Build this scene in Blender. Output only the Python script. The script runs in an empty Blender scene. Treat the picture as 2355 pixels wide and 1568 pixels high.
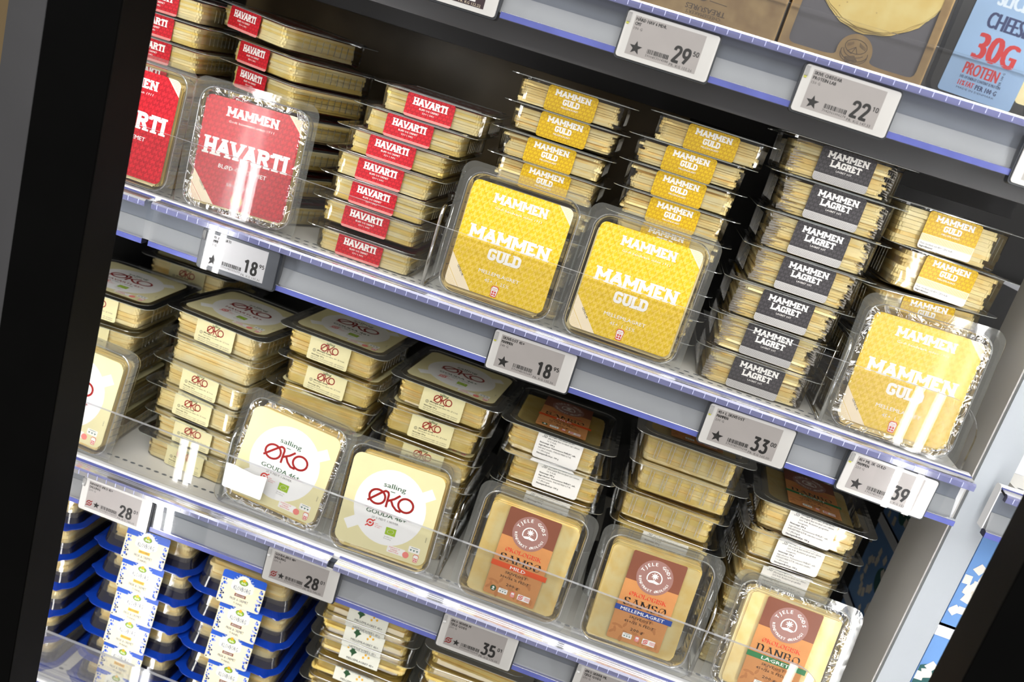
import bpy, math, random
from mathutils import Vector, Matrix
random.seed(7)
SC = bpy.context.scene
COL = SC.collection
PI = math.pi
# ------------------------------------------------------------------ camera
cd = bpy.data.cameras.new('camera'); cam = bpy.data.objects.new('camera', cd); COL.objects.link(cam)
cam.location = (0.088198, -0.793180, 0.224599)
cam.rotation_euler = (1.279189, -0.292952, 0.184952)
cd.sensor_fit = 'HORIZONTAL'; cd.sensor_width = 36; cd.lens = 32.026
cd.clip_start = 0.02; cd.clip_end = 60
cd.dof.use_dof = True; cd.dof.focus_distance = 0.84; cd.dof.aperture_fstop = 5.6
SC.camera = cam
# ------------------------------------------------------------------ world, light, exposure
w = bpy.data.worlds.new('store_surroundings'); SC.world = w; w.use_nodes = True
nt = w.node_tree; bg = nt.nodes['Background']
tc = nt.nodes.new('ShaderNodeTexCoord'); sx = nt.nodes.new('ShaderNodeSeparateXYZ'); cr = nt.nodes.new('ShaderNodeValToRGB')
nt.links.new(tc.outputs['Generated'], sx.inputs[0]); nt.links.new(sx.outputs['Z'], cr.inputs[0]); nt.links.new(cr.outputs[0], bg.inputs['Color'])
cr.color_ramp.elements[0].position = 0.0; cr.color_ramp.elements[0].color = (0.55, 0.52, 0.48, 1)
cr.color_ramp.elements[1].position = 1.0; cr.color_ramp.elements[1].color = (0.9, 0.88, 0.84, 1)
bg.inputs['Strength'].default_value = 0.9
def area(name, loc, aim, sx_, sy_, power, col):
    l = bpy.data.lights.new(name, 'AREA'); l.shape = 'RECTANGLE'; l.size = sx_; l.size_y = sy_; l.energy = power; l.color = col
    o = bpy.data.objects.new(name, l); COL.objects.link(o); o.location = loc
    o.rotation_euler = (Vector(aim) - Vector(loc)).to_track_quat('-Z', 'Y').to_euler(); return o
area('ceiling_light_panel', (0.0, -1.5, 2.3), (0, 0, 0), 2.4, 0.8, 42, (1.0, 0.985, 0.96))
area('front_fill_light', (0.2, -1.9, 1.25), (0.0, 0, -0.15), 2.6, 0.8, 47, (1.0, 0.99, 0.975))  # added fill from behind the camera, brightens pack fronts and tags
area('case_canopy_light', (0.0, -0.06, 0.75), (0, 0.08, 0), 1.1, 0.05, 1.5, (1.0, 0.98, 0.95))
LED = 28.0
SC.view_settings.view_transform = 'Standard'; SC.view_settings.look = 'None'
SC.view_settings.exposure = -0.20; SC.view_settings.gamma = 1.0; SC.view_settings.use_curve_mapping = False
SC.cycles.transparent_max_bounces = 40; SC.cycles.max_bounces = 8; SC.cycles.diffuse_bounces = 4
SC.cycles.glossy_bounces = 4; SC.cycles.transmission_bounces = 6
SC.cycles.caustics_reflective = False; SC.cycles.caustics_refractive = False
SC.cycles.sample_clamp_indirect = 6.0
# ------------------------------------------------------------------ materials
MATS = {}
def srgb(c):
    return tuple((x/255/12.92 if x/255 <= .04045 else ((x/255+.055)/1.055)**2.4) for x in c)
def mat(name, rgb, rough=.5, var=.06, scale=60, bump=0, metal=0, spec=.5, sss=0, coat=0, rgb2=None, detail=3):
    if name in MATS: return MATS[name]
    m = bpy.data.materials.new(name); m.use_nodes = True; nt = m.node_tree; b = nt.nodes['Principled BSDF']
    c = srgb(rgb); tc = nt.nodes.new('ShaderNodeTexCoord'); nz = nt.nodes.new('ShaderNodeTexNoise')
    nz.inputs['Scale'].default_value = scale; nz.inputs['Detail'].default_value = detail
    nt.links.new(tc.outputs['Object'], nz.inputs['Vector'])
    r = nt.nodes.new('ShaderNodeValToRGB'); nt.links.new(nz.outputs['Fac'], r.inputs[0])
    r.color_ramp.elements[0].position = .35; r.color_ramp.elements[1].position = .65
    lo = srgb(rgb2) if rgb2 else tuple(max(0, x*(1-var)) for x in c)
    r.color_ramp.elements[0].color = (*lo, 1); r.color_ramp.elements[1].color = (*[min(1, x*(1+(0 if rgb2 else var))) for x in c], 1)
    nt.links.new(r.outputs[0], b.inputs['Base Color'])
    b.inputs['Roughness'].default_value = rough; b.inputs['Metallic'].default_value = metal
    b.inputs['Specular IOR Level'].default_value = spec
    if coat: b.inputs['Coat Weight'].default_value = coat; b.inputs['Coat Roughness'].default_value = .15
    if bump:
        bp = nt.nodes.new('ShaderNodeBump'); bp.inputs['Strength'].default_value = bump; bp.inputs['Distance'].default_value = .001
        nt.links.new(nz.outputs['Fac'], bp.inputs['Height']); nt.links.new(bp.outputs[0], b.inputs['Normal'])
    MATS[name] = m; return m
def clear(name, tint=(1, 1, 1), base=.03, fres=.75, rough=.08, body=0, bodycol=(200, 205, 210), bump=0, bscale=60, bdist=.002, ior=1.45, stretch=(1, 1, 1)):
    """thin clear plastic sheet: straight-through light, gloss by angle, a little haze"""
    if name in MATS: return MATS[name]
    m = bpy.data.materials.new(name); m.use_nodes = True; nt = m.node_tree; N = nt.nodes; L = nt.links
    N.remove(N['Principled BSDF']); out = N['Material Output']
    tr = N.new('ShaderNodeBsdfTransparent'); tr.inputs[0].default_value = (*tint, 1)
    gl = N.new('ShaderNodeBsdfGlossy'); gl.inputs['Roughness'].default_value = rough; gl.inputs[0].default_value = (1, 1, 1, 1)
    fr = N.new('ShaderNodeFresnel'); fr.inputs[0].default_value = ior
    ma = N.new('ShaderNodeMath'); ma.operation = 'MULTIPLY_ADD'; ma.inputs[1].default_value = fres; ma.inputs[2].default_value = base; ma.use_clamp = True
    L.new(fr.outputs[0], ma.inputs[0]); mx = N.new('ShaderNodeMixShader'); L.new(ma.outputs[0], mx.inputs[0])
    src = tr
    if body:
        df = N.new('ShaderNodeBsdfDiffuse'); df.inputs[0].default_value = (*srgb(bodycol), 1)
        tl = N.new('ShaderNodeBsdfTranslucent'); tl.inputs[0].default_value = (*srgb(bodycol), 1)
        m1 = N.new('ShaderNodeMixShader'); m1.inputs[0].default_value = .5; L.new(df.outputs[0], m1.inputs[1]); L.new(tl.outputs[0], m1.inputs[2])
        m2 = N.new('ShaderNodeMixShader'); m2.inputs[0].default_value = body; L.new(tr.outputs[0], m2.inputs[1]); L.new(m1.outputs[0], m2.inputs[2]); src = m2
    L.new(src.outputs[0], mx.inputs[1]); L.new(gl.outputs[0], mx.inputs[2]); L.new(mx.outputs[0], out.inputs[0])
    if bump:
        tc = N.new('ShaderNodeTexCoord'); mp = N.new('ShaderNodeMapping'); mp.inputs['Scale'].default_value = stretch
        nz = N.new('ShaderNodeTexNoise'); nz.inputs['Scale'].default_value = bscale; nz.inputs['Detail'].default_value = 2; nz.inputs['Distortion'].default_value = 1.2
        L.new(tc.outputs['Object'], mp.inputs[0]); L.new(mp.outputs[0], nz.inputs['Vector'])
        bp = N.new('ShaderNodeBump'); bp.inputs['Strength'].default_value = bump; bp.inputs['Distance'].default_value = bdist
        L.new(nz.outputs['Fac'], bp.inputs['Height']); L.new(bp.outputs[0], gl.inputs['Normal']); L.new(bp.outputs[0], fr.inputs['Normal'])
    MATS[name] = m; return m
def emis(name, col, st):
    m = bpy.data.materials.new(name); m.use_nodes = True; nt = m.node_tree
    nt.nodes.remove(nt.nodes['Principled BSDF']); e = nt.nodes.new('ShaderNodeEmission'); e.inputs[0].default_value = (*col, 1); e.inputs[1].default_value = st
    nt.links.new(e.outputs[0], nt.nodes['Material Output'].inputs[0]); MATS[name] = m; return m
M = dict(
 tray=clear('clear_tray', (.985, .985, .98), .025, .8, .06, body=.01, bump=.15, bscale=35),
 rib=clear('tray_rib', (.95, .96, .96), .16, .9, .10, body=.04),
 rib_glint=clear('front_rib_glint', (.95, .96, .96), .35, .9, .15, body=.45, bodycol=(250, 250, 245)),  # white body puts the vertical glints into the ribs' colour
 flange=clear('clear_flange', (.93, .95, .95), .08, .9, .12, body=.12, bodycol=(205, 210, 202), bump=.12, bscale=50),
 flange_edge=clear('flange_edge', (.85, .9, .9), .30, .7, .12, body=.50, bodycol=(222, 232, 232)),
 film=clear('clear_film', (.985, .985, .985), .03, .8, .06, body=.012, bump=.2, bscale=22, bdist=.0010),
 filmw=clear('wrinkled_film', (.96, .97, .97), .12, .9, .06, body=.02, bump=1.0, bscale=62, bdist=.006, stretch=(1, 1, 1)),
 filmwet=clear('glossy_film', (.97, .97, .97), .05, .8, .07, body=.06, bodycol=(235, 235, 235), bump=.25, bscale=24, bdist=.0016),
 filmlab=clear('label_film_haze', (.985, .985, .985), .002, .30, .12, body=.13, bodycol=(240, 236, 232), bump=.12, bscale=20, bdist=.001),  # gloss haze over the label put in as a pale body
 acrylic=clear('acrylic', (.992, .993, .995), .008, .45, .02),
 acr_edge=clear('acrylic_edge', (.9, .92, .95), .10, .8, .15, body=.85, bodycol=(205, 207, 212)),
 rail_blue=clear('rail_blue', (.78, .80, .98), .08, .8, .15, body=.42, bodycol=(168, 172, 222)),
 rail_dark=mat('rail_dark_blue', (84, 92, 160), .3, .15, 30, coat=.3),
 rail_clear=clear('rail_clear', (.93, .94, 1), .14, .9, .1, body=.35, bodycol=(205, 208, 240)),
 rail_cover=clear('rail_cover', (.95, .96, .97), .03, .7, .05, body=.04),
 tick=mat('rail_tick', (196, 200, 240), .3, .1),
 grey_up=mat('channel_upper', (106, 112, 122), .42, .04, 20),
 grey_lo=mat('channel_lower', (138, 140, 142), .42, .05, 14),  # darker upper, lighter lower grey: light on the bent face put into colour
 shelf=mat('shelf_white', (222, 220, 212), .38, .03, 12),
 lip=mat('shelf_lip', (232, 232, 232), .25, .02, 12, coat=.4),
 hole=mat('slot_dark', (92, 98, 104), .6, .1),
 under=mat('underside_grey', (88, 88, 90), .45, .06, 8), under2=mat('underside_dark', (52, 52, 54), .5, .08, 8),
 back=mat('back_black', (24, 24, 25), .35, .2, 6), back_refl=mat('back_reflection', (128, 110, 78), .3, .45, 5),  # second one: dim olive-brown reflection put into the back's colour
 panel=mat('panel_grey', (196, 194, 190), .42, .04, 5), panelf=mat('panel_front', (170, 176, 182), .5, .02, 5),
 black=mat('frame_black', (2, 2, 2), .7, .3, 20, spec=.06), blackj=mat('frame_jamb', (8, 7, 6), .6, .2, 20, spec=.1),
 beige=mat('beige_wall', (112, 94, 64), .8, .06, 3),
 chrome=mat('chrome', (205, 205, 205), .1, .03, 30, metal=1),
 tagw=mat('tag_white', (228, 226, 222), .32, .02, 40, coat=.3), tagd=mat('tag_dark', (46, 50, 56), .35, .1, 60),
 tagb=mat('tag_bezel', (84, 88, 95), .3, .05), scr=mat('screen_grey', (180, 174, 171), .38, .03, 30, coat=.25), scrl=mat('screen_light', (205, 205, 208), .35, .02, 30, coat=.3),
 scrd=mat('screen_plum', (48, 24, 32), .3, .08), tagclr=clear('tag_clip', (.95, .95, .95), .12, .9, .05, body=.25, bodycol=(250, 250, 250)), tagcov=clear('tag_cover', (.995, .995, .995), .01, .7, .03),
 lime=mat('tag_lamp', (225, 225, 90), .3, .05),
 ink=mat('ink_black', (14, 13, 13), .45, .1), inkg=mat('ink_grey', (82, 80, 78), .5, .1), white=mat('print_white', (240, 238, 233), .42, .015),
 red=mat('label_red', (205, 30, 44), .4, .03, 90, coat=.2), red2=mat('label_red_dark', (172, 20, 34), .4, .04, 90), redp=mat('label_red_pink', (222, 140, 135), .4, .03),
 yel=mat('label_yellow', (226, 190, 16), .38, .03, 90, coat=.2), yel2=mat('label_yellow_light', (236, 202, 82), .38, .03, 90), yel3=mat('label_yellow_dark', (205, 160, 10), .4, .03),
 cor=mat('label_cream_corner', (240, 224, 192), .4, .02), cord=mat('label_corner_dot', (226, 190, 60), .4, .02),
 gry=mat('label_grey', (72, 69, 72), .4, .04, 90, coat=.15), gry2=mat('label_grey_dark', (52, 50, 53), .4, .04), gryl=mat('label_halftone', (200, 198, 196), .4, .03, 900),
 oko=mat('label_cream', (225, 217, 168), .45, .02, 30, coat=.15), okow=mat('label_white', (240, 240, 238), .4, .01), okor=mat('ink_dark_red', (146, 18, 14), .4, .03), okog=mat('ink_green', (38, 82, 48), .4, .03), okot=mat('ink_teal', (20, 100, 80), .4, .03),
 leaf=mat('ink_lime', (150, 185, 20), .4, .03), markr=mat('ink_red', (212, 50, 42), .4, .03), pink=mat('ink_pink', (232, 130, 120), .4, .03),
 kraft=mat('label_kraft', (196, 134, 78), .6, .06, 40), kraftd=mat('label_kraft_leaf', (178, 116, 64), .6, .05), brown=mat('label_brown', (124, 72, 52), .45, .04, 40, coat=.1), mauve=mat('label_mauve', (152, 112, 104), .45, .03),
 orange=mat('band_orange', (214, 78, 26), .4, .03), blue=mat('band_blue', (28, 66, 150), .4, .03), green=mat('band_green', (34, 118, 66), .4, .03),
 ch=mat('cheese_pale', (251, 231, 164), .42, .0, 55, rgb2=(246, 212, 126), bump=.25), ch2=mat('cheese_cream', (253, 240, 188), .42, .0, 45, rgb2=(250, 226, 152), bump=.25), ch3=mat('cheese_gold', (250, 226, 140), .42, .0, 45, rgb2=(242, 208, 108), bump=.25),
 hole_ch=mat('cheese_hole', (205, 170, 96), .5, .05),
 paper=clear('interleaf_paper', (.92, .92, .90), .02, .3, .4, body=.78, bodycol=(245, 242, 240)),
 kblue=mat('tray_blue', (12, 52, 150), .22, .1, 30, coat=.6), knavy=clear('tray_navy', (.30, .31, .42), .06, .9, .12, body=.25, bodycol=(52, 54, 84)),
 kcream=mat('wrap_cream', (240, 232, 196), .4, .02), kb=mat('wrap_blue', (24, 84, 196), .38, .03), klav=mat('wrap_lavender', (160, 168, 222), .4, .02), kyel=mat('wrap_yellow', (240, 180, 20), .4, .02),
 mwhite=mat('wrap_white', (240, 240, 226), .4, .02), kpack=mat('kraft_board', (178, 146, 92), .62, .0, 55, rgb2=(150, 116, 66)), kin=mat('kraft_ink', (108, 82, 44), .6, .05), kinl=mat('kraft_ink_line', (82, 58, 30), .6, .05),
 darkin=mat('dark_insert', (92, 90, 98), .3, .04), blacktray=mat('black_tray', (26, 28, 33), .2, .15, 30, coat=.5), lblue=mat('label_sky', (150, 184, 222), .35, .04, 20, coat=.2), lred=mat('label_bright_red', (200, 22, 28), .4, .02), skyw=mat('label_pale', (220, 234, 246), .4, .02),
 cblue=mat('carton_blue', (112, 156, 214), .4, .08, 12), cwhite=mat('carton_white', (228, 230, 238), .35, .02), cteal=mat('carton_teal', (44, 92, 92), .5, .2, 90), ccube=mat('carton_cube', (232, 226, 216), .5, .03), ccubs=mat('carton_cube_side', (206, 196, 182), .5, .03), cdark=mat('carton_deep_blue', (16, 40, 96), .4, .05),
)
M['led_white'] = emis('led_white', (1.0, .985, .97), LED)
# ------------------------------------------------------------------ helpers
def mesh_obj(name, verts, faces, mats, fm=None, parent=None, smooth=False):
    me = bpy.data.meshes.new(name); me.from_pydata(verts, [], faces)
    for m in mats: me.materials.append(m)
    if fm: me.polygons.foreach_set('material_index', fm)
    if smooth: me.polygons.foreach_set('use_smooth', [True]*len(me.polygons))
    me.update(); return link(name, me, parent)
def link(name, me, parent=None, mtx=None):
    o = bpy.data.objects.new(name, me); COL.objects.link(o)
    if parent: o.parent = parent
    if mtx is not None: o.matrix_local = mtx
    return o
class MB:
    """collects boxes / prisms / tubes with material slots into one mesh"""
    def __init__(s): s.v = []; s.f = []; s.m = []; s.mats = []
    def mi(s, m):
        if m not in s.mats: s.mats.append(m)
        return s.mats.index(m)
    def add(s, vs, fs, m, mtx=None):
        b = len(s.v); k = s.mi(m)
        s.v += [tuple(mtx @ Vector(p)) if mtx else tuple(p) for p in vs]
        for f in fs: s.f.append([b+i for i in f]); s.m.append(k)
        return s
    def box(s, x0, x1, y0, y1, z0, z1, m, mtx=None):
        v = [(x, y, z) for z in (z0, z1) for (x, y) in ((x0, y0), (x1, y0), (x1, y1), (x0, y1))]
        return s.add(v, [(3, 2, 1, 0), (4, 5, 6, 7), (0, 1, 5, 4), (1, 2, 6, 5), (2, 3, 7, 6), (3, 0, 4, 7)], m, mtx)
    def prof(s, pts, x0, x1, m, cap=True, closed=True):
        n = len(pts); v = [(x0, y, z) for y, z in pts]+[(x1, y, z) for y, z in pts]
        f = [(i, (i+1) % n, n+(i+1) % n, n+i) for i in range(n if closed else n-1)]
        if cap and closed: f += [tuple(range(n-1, -1, -1)), tuple(range(n, 2*n))]
        return s.add(v, f, m)
    def tube(s, pts, r, m, n=8):
        P = [Vector(p) for p in pts]; v = []; f = []
        for i, p in enumerate(P):
            d = (P[min(i+1, len(P)-1)]-P[max(i-1, 0)]).normalized(); a = d.orthogonal().normalized() if i == 0 else (a-d*a.dot(d)).normalized(); b = d.cross(a)
            v += [p+(a*math.cos(2*PI*k/n)+b*math.sin(2*PI*k/n))*r for k in range(n)]
        for i in range(len(P)-1):
            f += [(i*n+k, i*n+(k+1) % n, (i+1)*n+(k+1) % n, (i+1)*n+k) for k in range(n)]
        f += [tuple(range(n-1, -1, -1)), tuple(range((len(P)-1)*n, len(P)*n))]
        return s.add(v, f, m)
    def build(s, name, parent=None, smooth=False):
        return mesh_obj(name, s.v, s.f, s.mats, s.m, parent, smooth)
    def mesh(s, name, smooth=False):
        me = bpy.data.meshes.new(name); me.from_pydata(s.v, [], s.f)
        for m in s.mats: me.materials.append(m)
        me.polygons.foreach_set('material_index', s.m)
        if smooth: me.polygons.foreach_set('use_smooth', [True]*len(me.polygons))
        me.update(); return me
def root(name, label, cat, loc=(0, 0, 0), group=None, mtx=None):
    o = bpy.data.objects.new(name, None); COL.objects.link(o); o.empty_display_size = .02
    if mtx is not None: o.matrix_world = mtx
    else: o.location = loc
    o['label'] = label; o['category'] = cat
    if group: o['group'] = group
    return o
def tag(o, label, cat, group=None):
    o['label'] = label; o['category'] = cat
    if group: o['group'] = group
    return o
def struct(o): o['kind'] = 'structure'; return o
def rrect(w, h, r, n=5, cx=0, cy=0):
    p = []
    for (sx_, sy_, a0) in ((1, 1, 0), (-1, 1, 90), (-1, -1, 180), (1, -1, 270)):
        for i in range(n+1):
            a = math.radians(a0+90*i/n); p.append((cx+sx_*(w/2-r)+r*math.cos(a), cy+sy_*(h/2-r)+r*math.sin(a)))
    return p
def clip(poly, cx, cy, nx, ny):
    """keep the side where (p-c).n <= 0"""
    out = []
    for i in range(len(poly)):
        a = poly[i-1]; b = poly[i]; da = (a[0]-cx)*nx+(a[1]-cy)*ny; db = (b[0]-cx)*nx+(b[1]-cy)*ny
        if (da <= 0) != (db <= 0):
            t = da/(da-db); out.append((a[0]+(b[0]-a[0])*t, a[1]+(b[1]-a[1])*t))
        if db <= 0: out.append(b)
    return out
def clip_to(poly, conv):
    n = len(conv)
    for i in range(n):
        a = conv[i]; b = conv[(i+1) % n]; dx, dy = b[0]-a[0], b[1]-a[1]
        if dx*dx+dy*dy < 1e-12: continue
        poly = clip(poly, a[0], a[1], dy, -dx)
        if len(poly) < 3: return None
    return poly
# ---- stroke letters for slab and serif type (Blender's own font has neither)
GL = {
'H': (.80, [[(.14, 0), (.14, 1)], [(.66, 0), (.66, 1)], [(.14, .5), (.66, .5)]]),
'A': (.84, [[(.08, 0), (.42, 1)], [(.42, 1), (.76, 0)], [(.2, .32), (.64, .32)]]),
'V': (.80, [[(.06, 1), (.40, 0)], [(.40, 0), (.74, 1)]]),
'R': (.80, [[(.14, 0), (.14, 1)], [(.14, 1), (.48, 1), (.62, .9), (.62, .64), (.48, .54), (.14, .54)], [(.42, .52), (.68, 0)]]),
'T': (.74, [[(.37, 0), (.37, 1)], [(.05, 1), (.69, 1)], [(.05, 1), (.05, .78)], [(.69, 1), (.69, .78)]]),
'I': (.32, [[(.16, 0), (.16, 1)]]),
'M': (1.0, [[(.13, 0), (.13, 1)], [(.13, 1), (.5, .3)], [(.5, .3), (.87, 1)], [(.87, 1), (.87, 0)]]),
'E': (.70, [[(.14, 0), (.14, 1)], [(.14, 1), (.6, 1)], [(.14, .5), (.48, .5)], [(.14, 0), (.6, 0)], [(.6, 1), (.6, .8)], [(.6, 0), (.6, .2)]]),
'N': (.86, [[(.14, 0), (.14, 1)], [(.14, 1), (.72, 0)], [(.72, 0), (.72, 1)]]),
'G': (.80, [[(.66, .8), (.66, .88), (.54, 1), (.26, 1), (.12, .86), (.12, .14), (.26, 0), (.54, 0), (.66, .12), (.66, .42)], [(.42, .42), (.72, .42)]]),
'U': (.80, [[(.14, 1), (.14, .16), (.28, 0), (.52, 0), (.66, .16), (.66, 1)]]),
'L': (.68, [[(.14, 1), (.14, 0)], [(.14, 0), (.6, 0)], [(.6, 0), (.6, .24)]]),
'D': (.80, [[(.14, 0), (.14, 1)], [(.14, 1), (.48, 1), (.66, .82), (.66, .18), (.48, 0), (.14, 0)]]),
'S': (.66, [[(.54, .78), (.54, .9), (.42, 1), (.22, 1), (.1, .88), (.1, .68), (.2, .57), (.46, .45), (.56, .32), (.56, .12), (.44, 0), (.2, 0), (.08, .1), (.08, .24)]]),
'O': (.82, [[(.10, .5), (.14, .2), (.28, .02), (.41, 0), (.54, .02), (.68, .2), (.72, .5), (.68, .8), (.54, .98), (.41, 1), (.28, .98), (.14, .8), (.10, .5)]]),
'B': (.76, [[(.14, 0), (.14, 1)], [(.14, 1), (.46, 1), (.58, .9), (.58, .64), (.46, .54), (.14, .54)], [(.46, .54), (.62, .42), (.62, .12), (.48, 0), (.14, 0)]]),
'K': (.80, [[(.14, 0), (.14, 1)], [(.16, .4), (.66, 1)], [(.32, .58), (.7, 0)]]),
'J': (.5, [[(.34, 1), (.34, .14), (.22, 0), (.06, .08)]]),
' ': (.4, []), '.': (.3, [[(.14, 0), (.14, .04)]]),
}
DG = {
'0': [[(.10, .2), (.12, .1), (.2, .01), (.28, 0), (.36, .01), (.44, .1), (.46, .2), (.46, .8), (.44, .9), (.36, .99), (.28, 1), (.2, .99), (.12, .9), (.10, .8), (.10, .2)]],
'1': [[(.32, 0), (.32, 1), (.12, .84)]],
'2': [[(.10, .74), (.11, .88), (.18, .98), (.28, 1), (.38, .98), (.45, .88), (.46, .74), (.42, .6), (.10, 0), (.48, 0)]],
'3': [[(.10, 1), (.45, 1), (.24, .6), (.36, .57), (.45, .46), (.46, .3), (.45, .12), (.36, .01), (.26, 0), (.15, .03), (.08, .13)]],
'4': [[(.36, 0), (.36, .55)], [(.30, 1), (.08, .24), (.50, .24)]],
'5': [[(.44, 1), (.14, 1), (.12, .55), (.28, .6), (.4, .56), (.46, .42), (.46, .2), (.42, .07), (.28, 0), (.15, .03), (.08, .13)]],
'6': [[(.36, 1), (.16, .55), (.10, .36), (.10, .2), (.14, .06), (.28, 0), (.42, .06), (.46, .2), (.46, .38), (.42, .52), (.28, .58), (.16, .5)]],
'7': [[(.08, 1), (.46, 1), (.2, 0)]],
'8': [[(.28, .54), (.16, .62), (.12, .78), (.16, .94), (.28, 1), (.40, .94), (.44, .78), (.40, .62), (.28, .54), (.14, .44), (.10, .25), (.14, .06), (.28, 0), (.42, .06), (.46, .25), (.42, .44), (.28, .54)]],
'9': [[(.2, 0), (.40, .45), (.46, .64), (.46, .8), (.42, .94), (.28, 1), (.14, .94), (.10, .8), (.10, .62), (.14, .48), (.28, .42), (.40, .5)]],
}
for k_, v_ in DG.items(): GL[k_] = (.56, v_)
GL['Ø'] = (.82, GL['O'][1]+[[(.12, -.04), (.70, 1.04)]])
FC = {}
def font_polys(s, weight, res=1):
    k = (s, weight, res)
    if k in FC: return FC[k]
    cu = bpy.data.curves.new('t', 'FONT'); cu.body = s; cu.size = 1; cu.resolution_u = res; cu.offset = weight; cu.fill_mode = 'FRONT'
    o = bpy.data.objects.new('t', cu); COL.objects.link(o)
    dg = bpy.context.evaluated_depsgraph_get(); me = o.evaluated_get(dg).to_mesh()
    vs = [(v.co.x, v.co.y) for v in me.vertices]; fs = [tuple(p.vertices) for p in me.polygons]
    o.evaluated_get(dg).to_mesh_clear(); bpy.data.objects.remove(o); bpy.data.curves.remove(cu)
    if vs:
        x0 = min(p[0] for p in vs); x1 = max(p[0] for p in vs); y0 = min(p[1] for p in vs); y1 = max(p[1] for p in vs)
    else: x0 = x1 = y0 = y1 = 0
    FC[k] = (vs, fs, x0, x1, y0, y1); return FC[k]
class Sheet:
    """flat print on a label: polygons in millimetres, each ink a hair above the last"""
    def __init__(s): s.mb = MB(); s.cl = None; s.k = 0
    def poly(s, p, m, z=0, do_clip=False):
        if do_clip and s.cl:
            p = clip_to(p, s.cl)
            if not p: return
        a = sum(p[i-1][0]*p[i][1]-p[i][0]*p[i-1][1] for i in range(len(p)))
        if a < 0: p = p[::-1]
        s.k = (s.k+1) % 14   # each printed piece a few microns above the last, so none is coplanar
        s.mb.add([(x/1000, y/1000, z*.00007+s.k*.0000014) for x, y in p], [tuple(range(len(p)))], M[m])
    def rect(s, x, y, w, h, m, z=0, rot=0):
        c, q = math.cos(rot), math.sin(rot)
        s.poly([(x+a*c-b*q, y+a*q+b*c) for a, b in ((-w/2, -h/2), (w/2, -h/2), (w/2, h/2), (-w/2, h/2))], m, z)
    def ell(s, x, y, rx, ry, m, z=0, n=24, rot=0):
        c, q = math.cos(rot), math.sin(rot)
        s.poly([(x+rx*math.cos(a)*c-ry*math.sin(a)*q, y+rx*math.cos(a)*q+ry*math.sin(a)*c) for a in [2*PI*k/n for k in range(n)]], m, z)
    def ring(s, x, y, r0, r1, m, z=0, n=24, a0=0, a1=2*PI):
        for k in range(n):
            a = a0+(a1-a0)*k/n; b = a0+(a1-a0)*(k+1)/n
            s.poly([(x+r0*math.cos(a), y+r0*math.sin(a)), (x+r1*math.cos(a), y+r1*math.sin(a)), (x+r1*math.cos(b), y+r1*math.sin(b)), (x+r0*math.cos(b), y+r0*math.sin(b))], m, z)
    def stroke(s, pts, t, m, z=0, t2=None, cl=False):
        for i in range(len(pts)-1):
            (x0, y0), (x1, y1) = pts[i], pts[i+1]; d = math.hypot(x1-x0, y1-y0)
            if d < 1e-9: continue
            ux, uy = (x1-x0)/d, (y1-y0)/d
            tt = t
            if t2 is not None: tt = t2 if (abs(uy) < .5 or ux*uy > .15) else t
            nx, ny = -uy*tt/2, ux*tt/2
            s.poly([(x0+nx, y0+ny), (x0-nx, y0-ny), (x1-nx, y1-ny), (x1+nx, y1+ny)], m, z, cl)
            if i and (t > .25): s.poly([(x0+tt/2*math.cos(a), y0+tt/2*math.sin(a)) for a in [PI*k/3 for k in range(6)]], m, z, cl)
    def slab(s, text, cx, cy, w, h, m, z=3, t=.2, serif=True, t2=None, track=.06):
        W = sum(GL[c][0]+track for c in text)-track; sx_ = w/W; x = cx-w/2; th = t*h
        for c in text:
            gw, st = GL[c]
            def tp(p): return (x+p[0]*sx_, cy-h/2+th/2+p[1]*(h-th) if not serif or t2 is None else cy-h/2+p[1]*h)
            for k, q in enumerate(st):
                P = [tp(p) for p in q]; s.stroke(P, th, m, z, t2*h if t2 is not None else None)
                if serif:
                    for e, e2 in ((q[0], q[1]), (q[-1], q[-2])):
                        if e[1] in (0, 1) and abs(e2[1]-e[1]) > .3 and abs(e2[0]-e[0]) < .5:
                            X, Y = tp(e); sh = th*.5 if t2 is None else t2*h*.9
                            sw = th*1.75 if t2 is None else th*2.4
                            Y = Y+(th/2-sh/2)*(1 if e[1] else -1) if t2 is None else Y
                            s.rect(X, Y, sw, sh, m, z)
            x += (gw+track)*sx_
    def text(s, t, cx, cy, m, h=None, w=None, z=3, weight=0, align='c', rot=0, shear=0, res=1):
        vs, fs, x0, x1, y0, y1 = font_polys(t, 0, res)
        if not vs: return
        extra = weight
        sy_ = (h/.72) if h else None
        if w and not sy_: sy_ = w/(x1-x0)
        sx_ = w/(x1-x0) if w else sy_
        c, q = math.cos(rot), math.sin(rot); mx = {'c': (x0+x1)/2, 'l': x0, 'r': x1}[align]; my = .36
        for n_, dx in enumerate((-1, 0, 1) if extra > .006 else (0,)):   # heavier type: the outline struck three times a hair apart
            pv = []; e = dx*extra*1.15*sy_
            for (a, b) in vs:
                X = (a-mx)*sx_+shear*(b-my)*sy_+e; Y = (b-my)*sy_; pv.append(((cx+X*c-Y*q)/1000, (cy+X*q+Y*c)/1000, z*.00007+n_*.000012))
            s.mb.add(pv, fs, M[m])
    def arc_text(s, t, cx, cy, r, a0, a1, m, h, z=3, weight=.02, flip=False):
        n = len(t)
        for i, ch in enumerate(t):
            if ch == ' ': continue
            a = a0+(a1-a0)*(i+.5)/n
            s.text(ch, cx+r*math.cos(a), cy+r*math.sin(a), m, h=h, z=z, weight=weight, rot=a-PI/2 if not flip else a+PI/2)
    def mesh(s, name): return s.mb.mesh(name)
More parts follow.
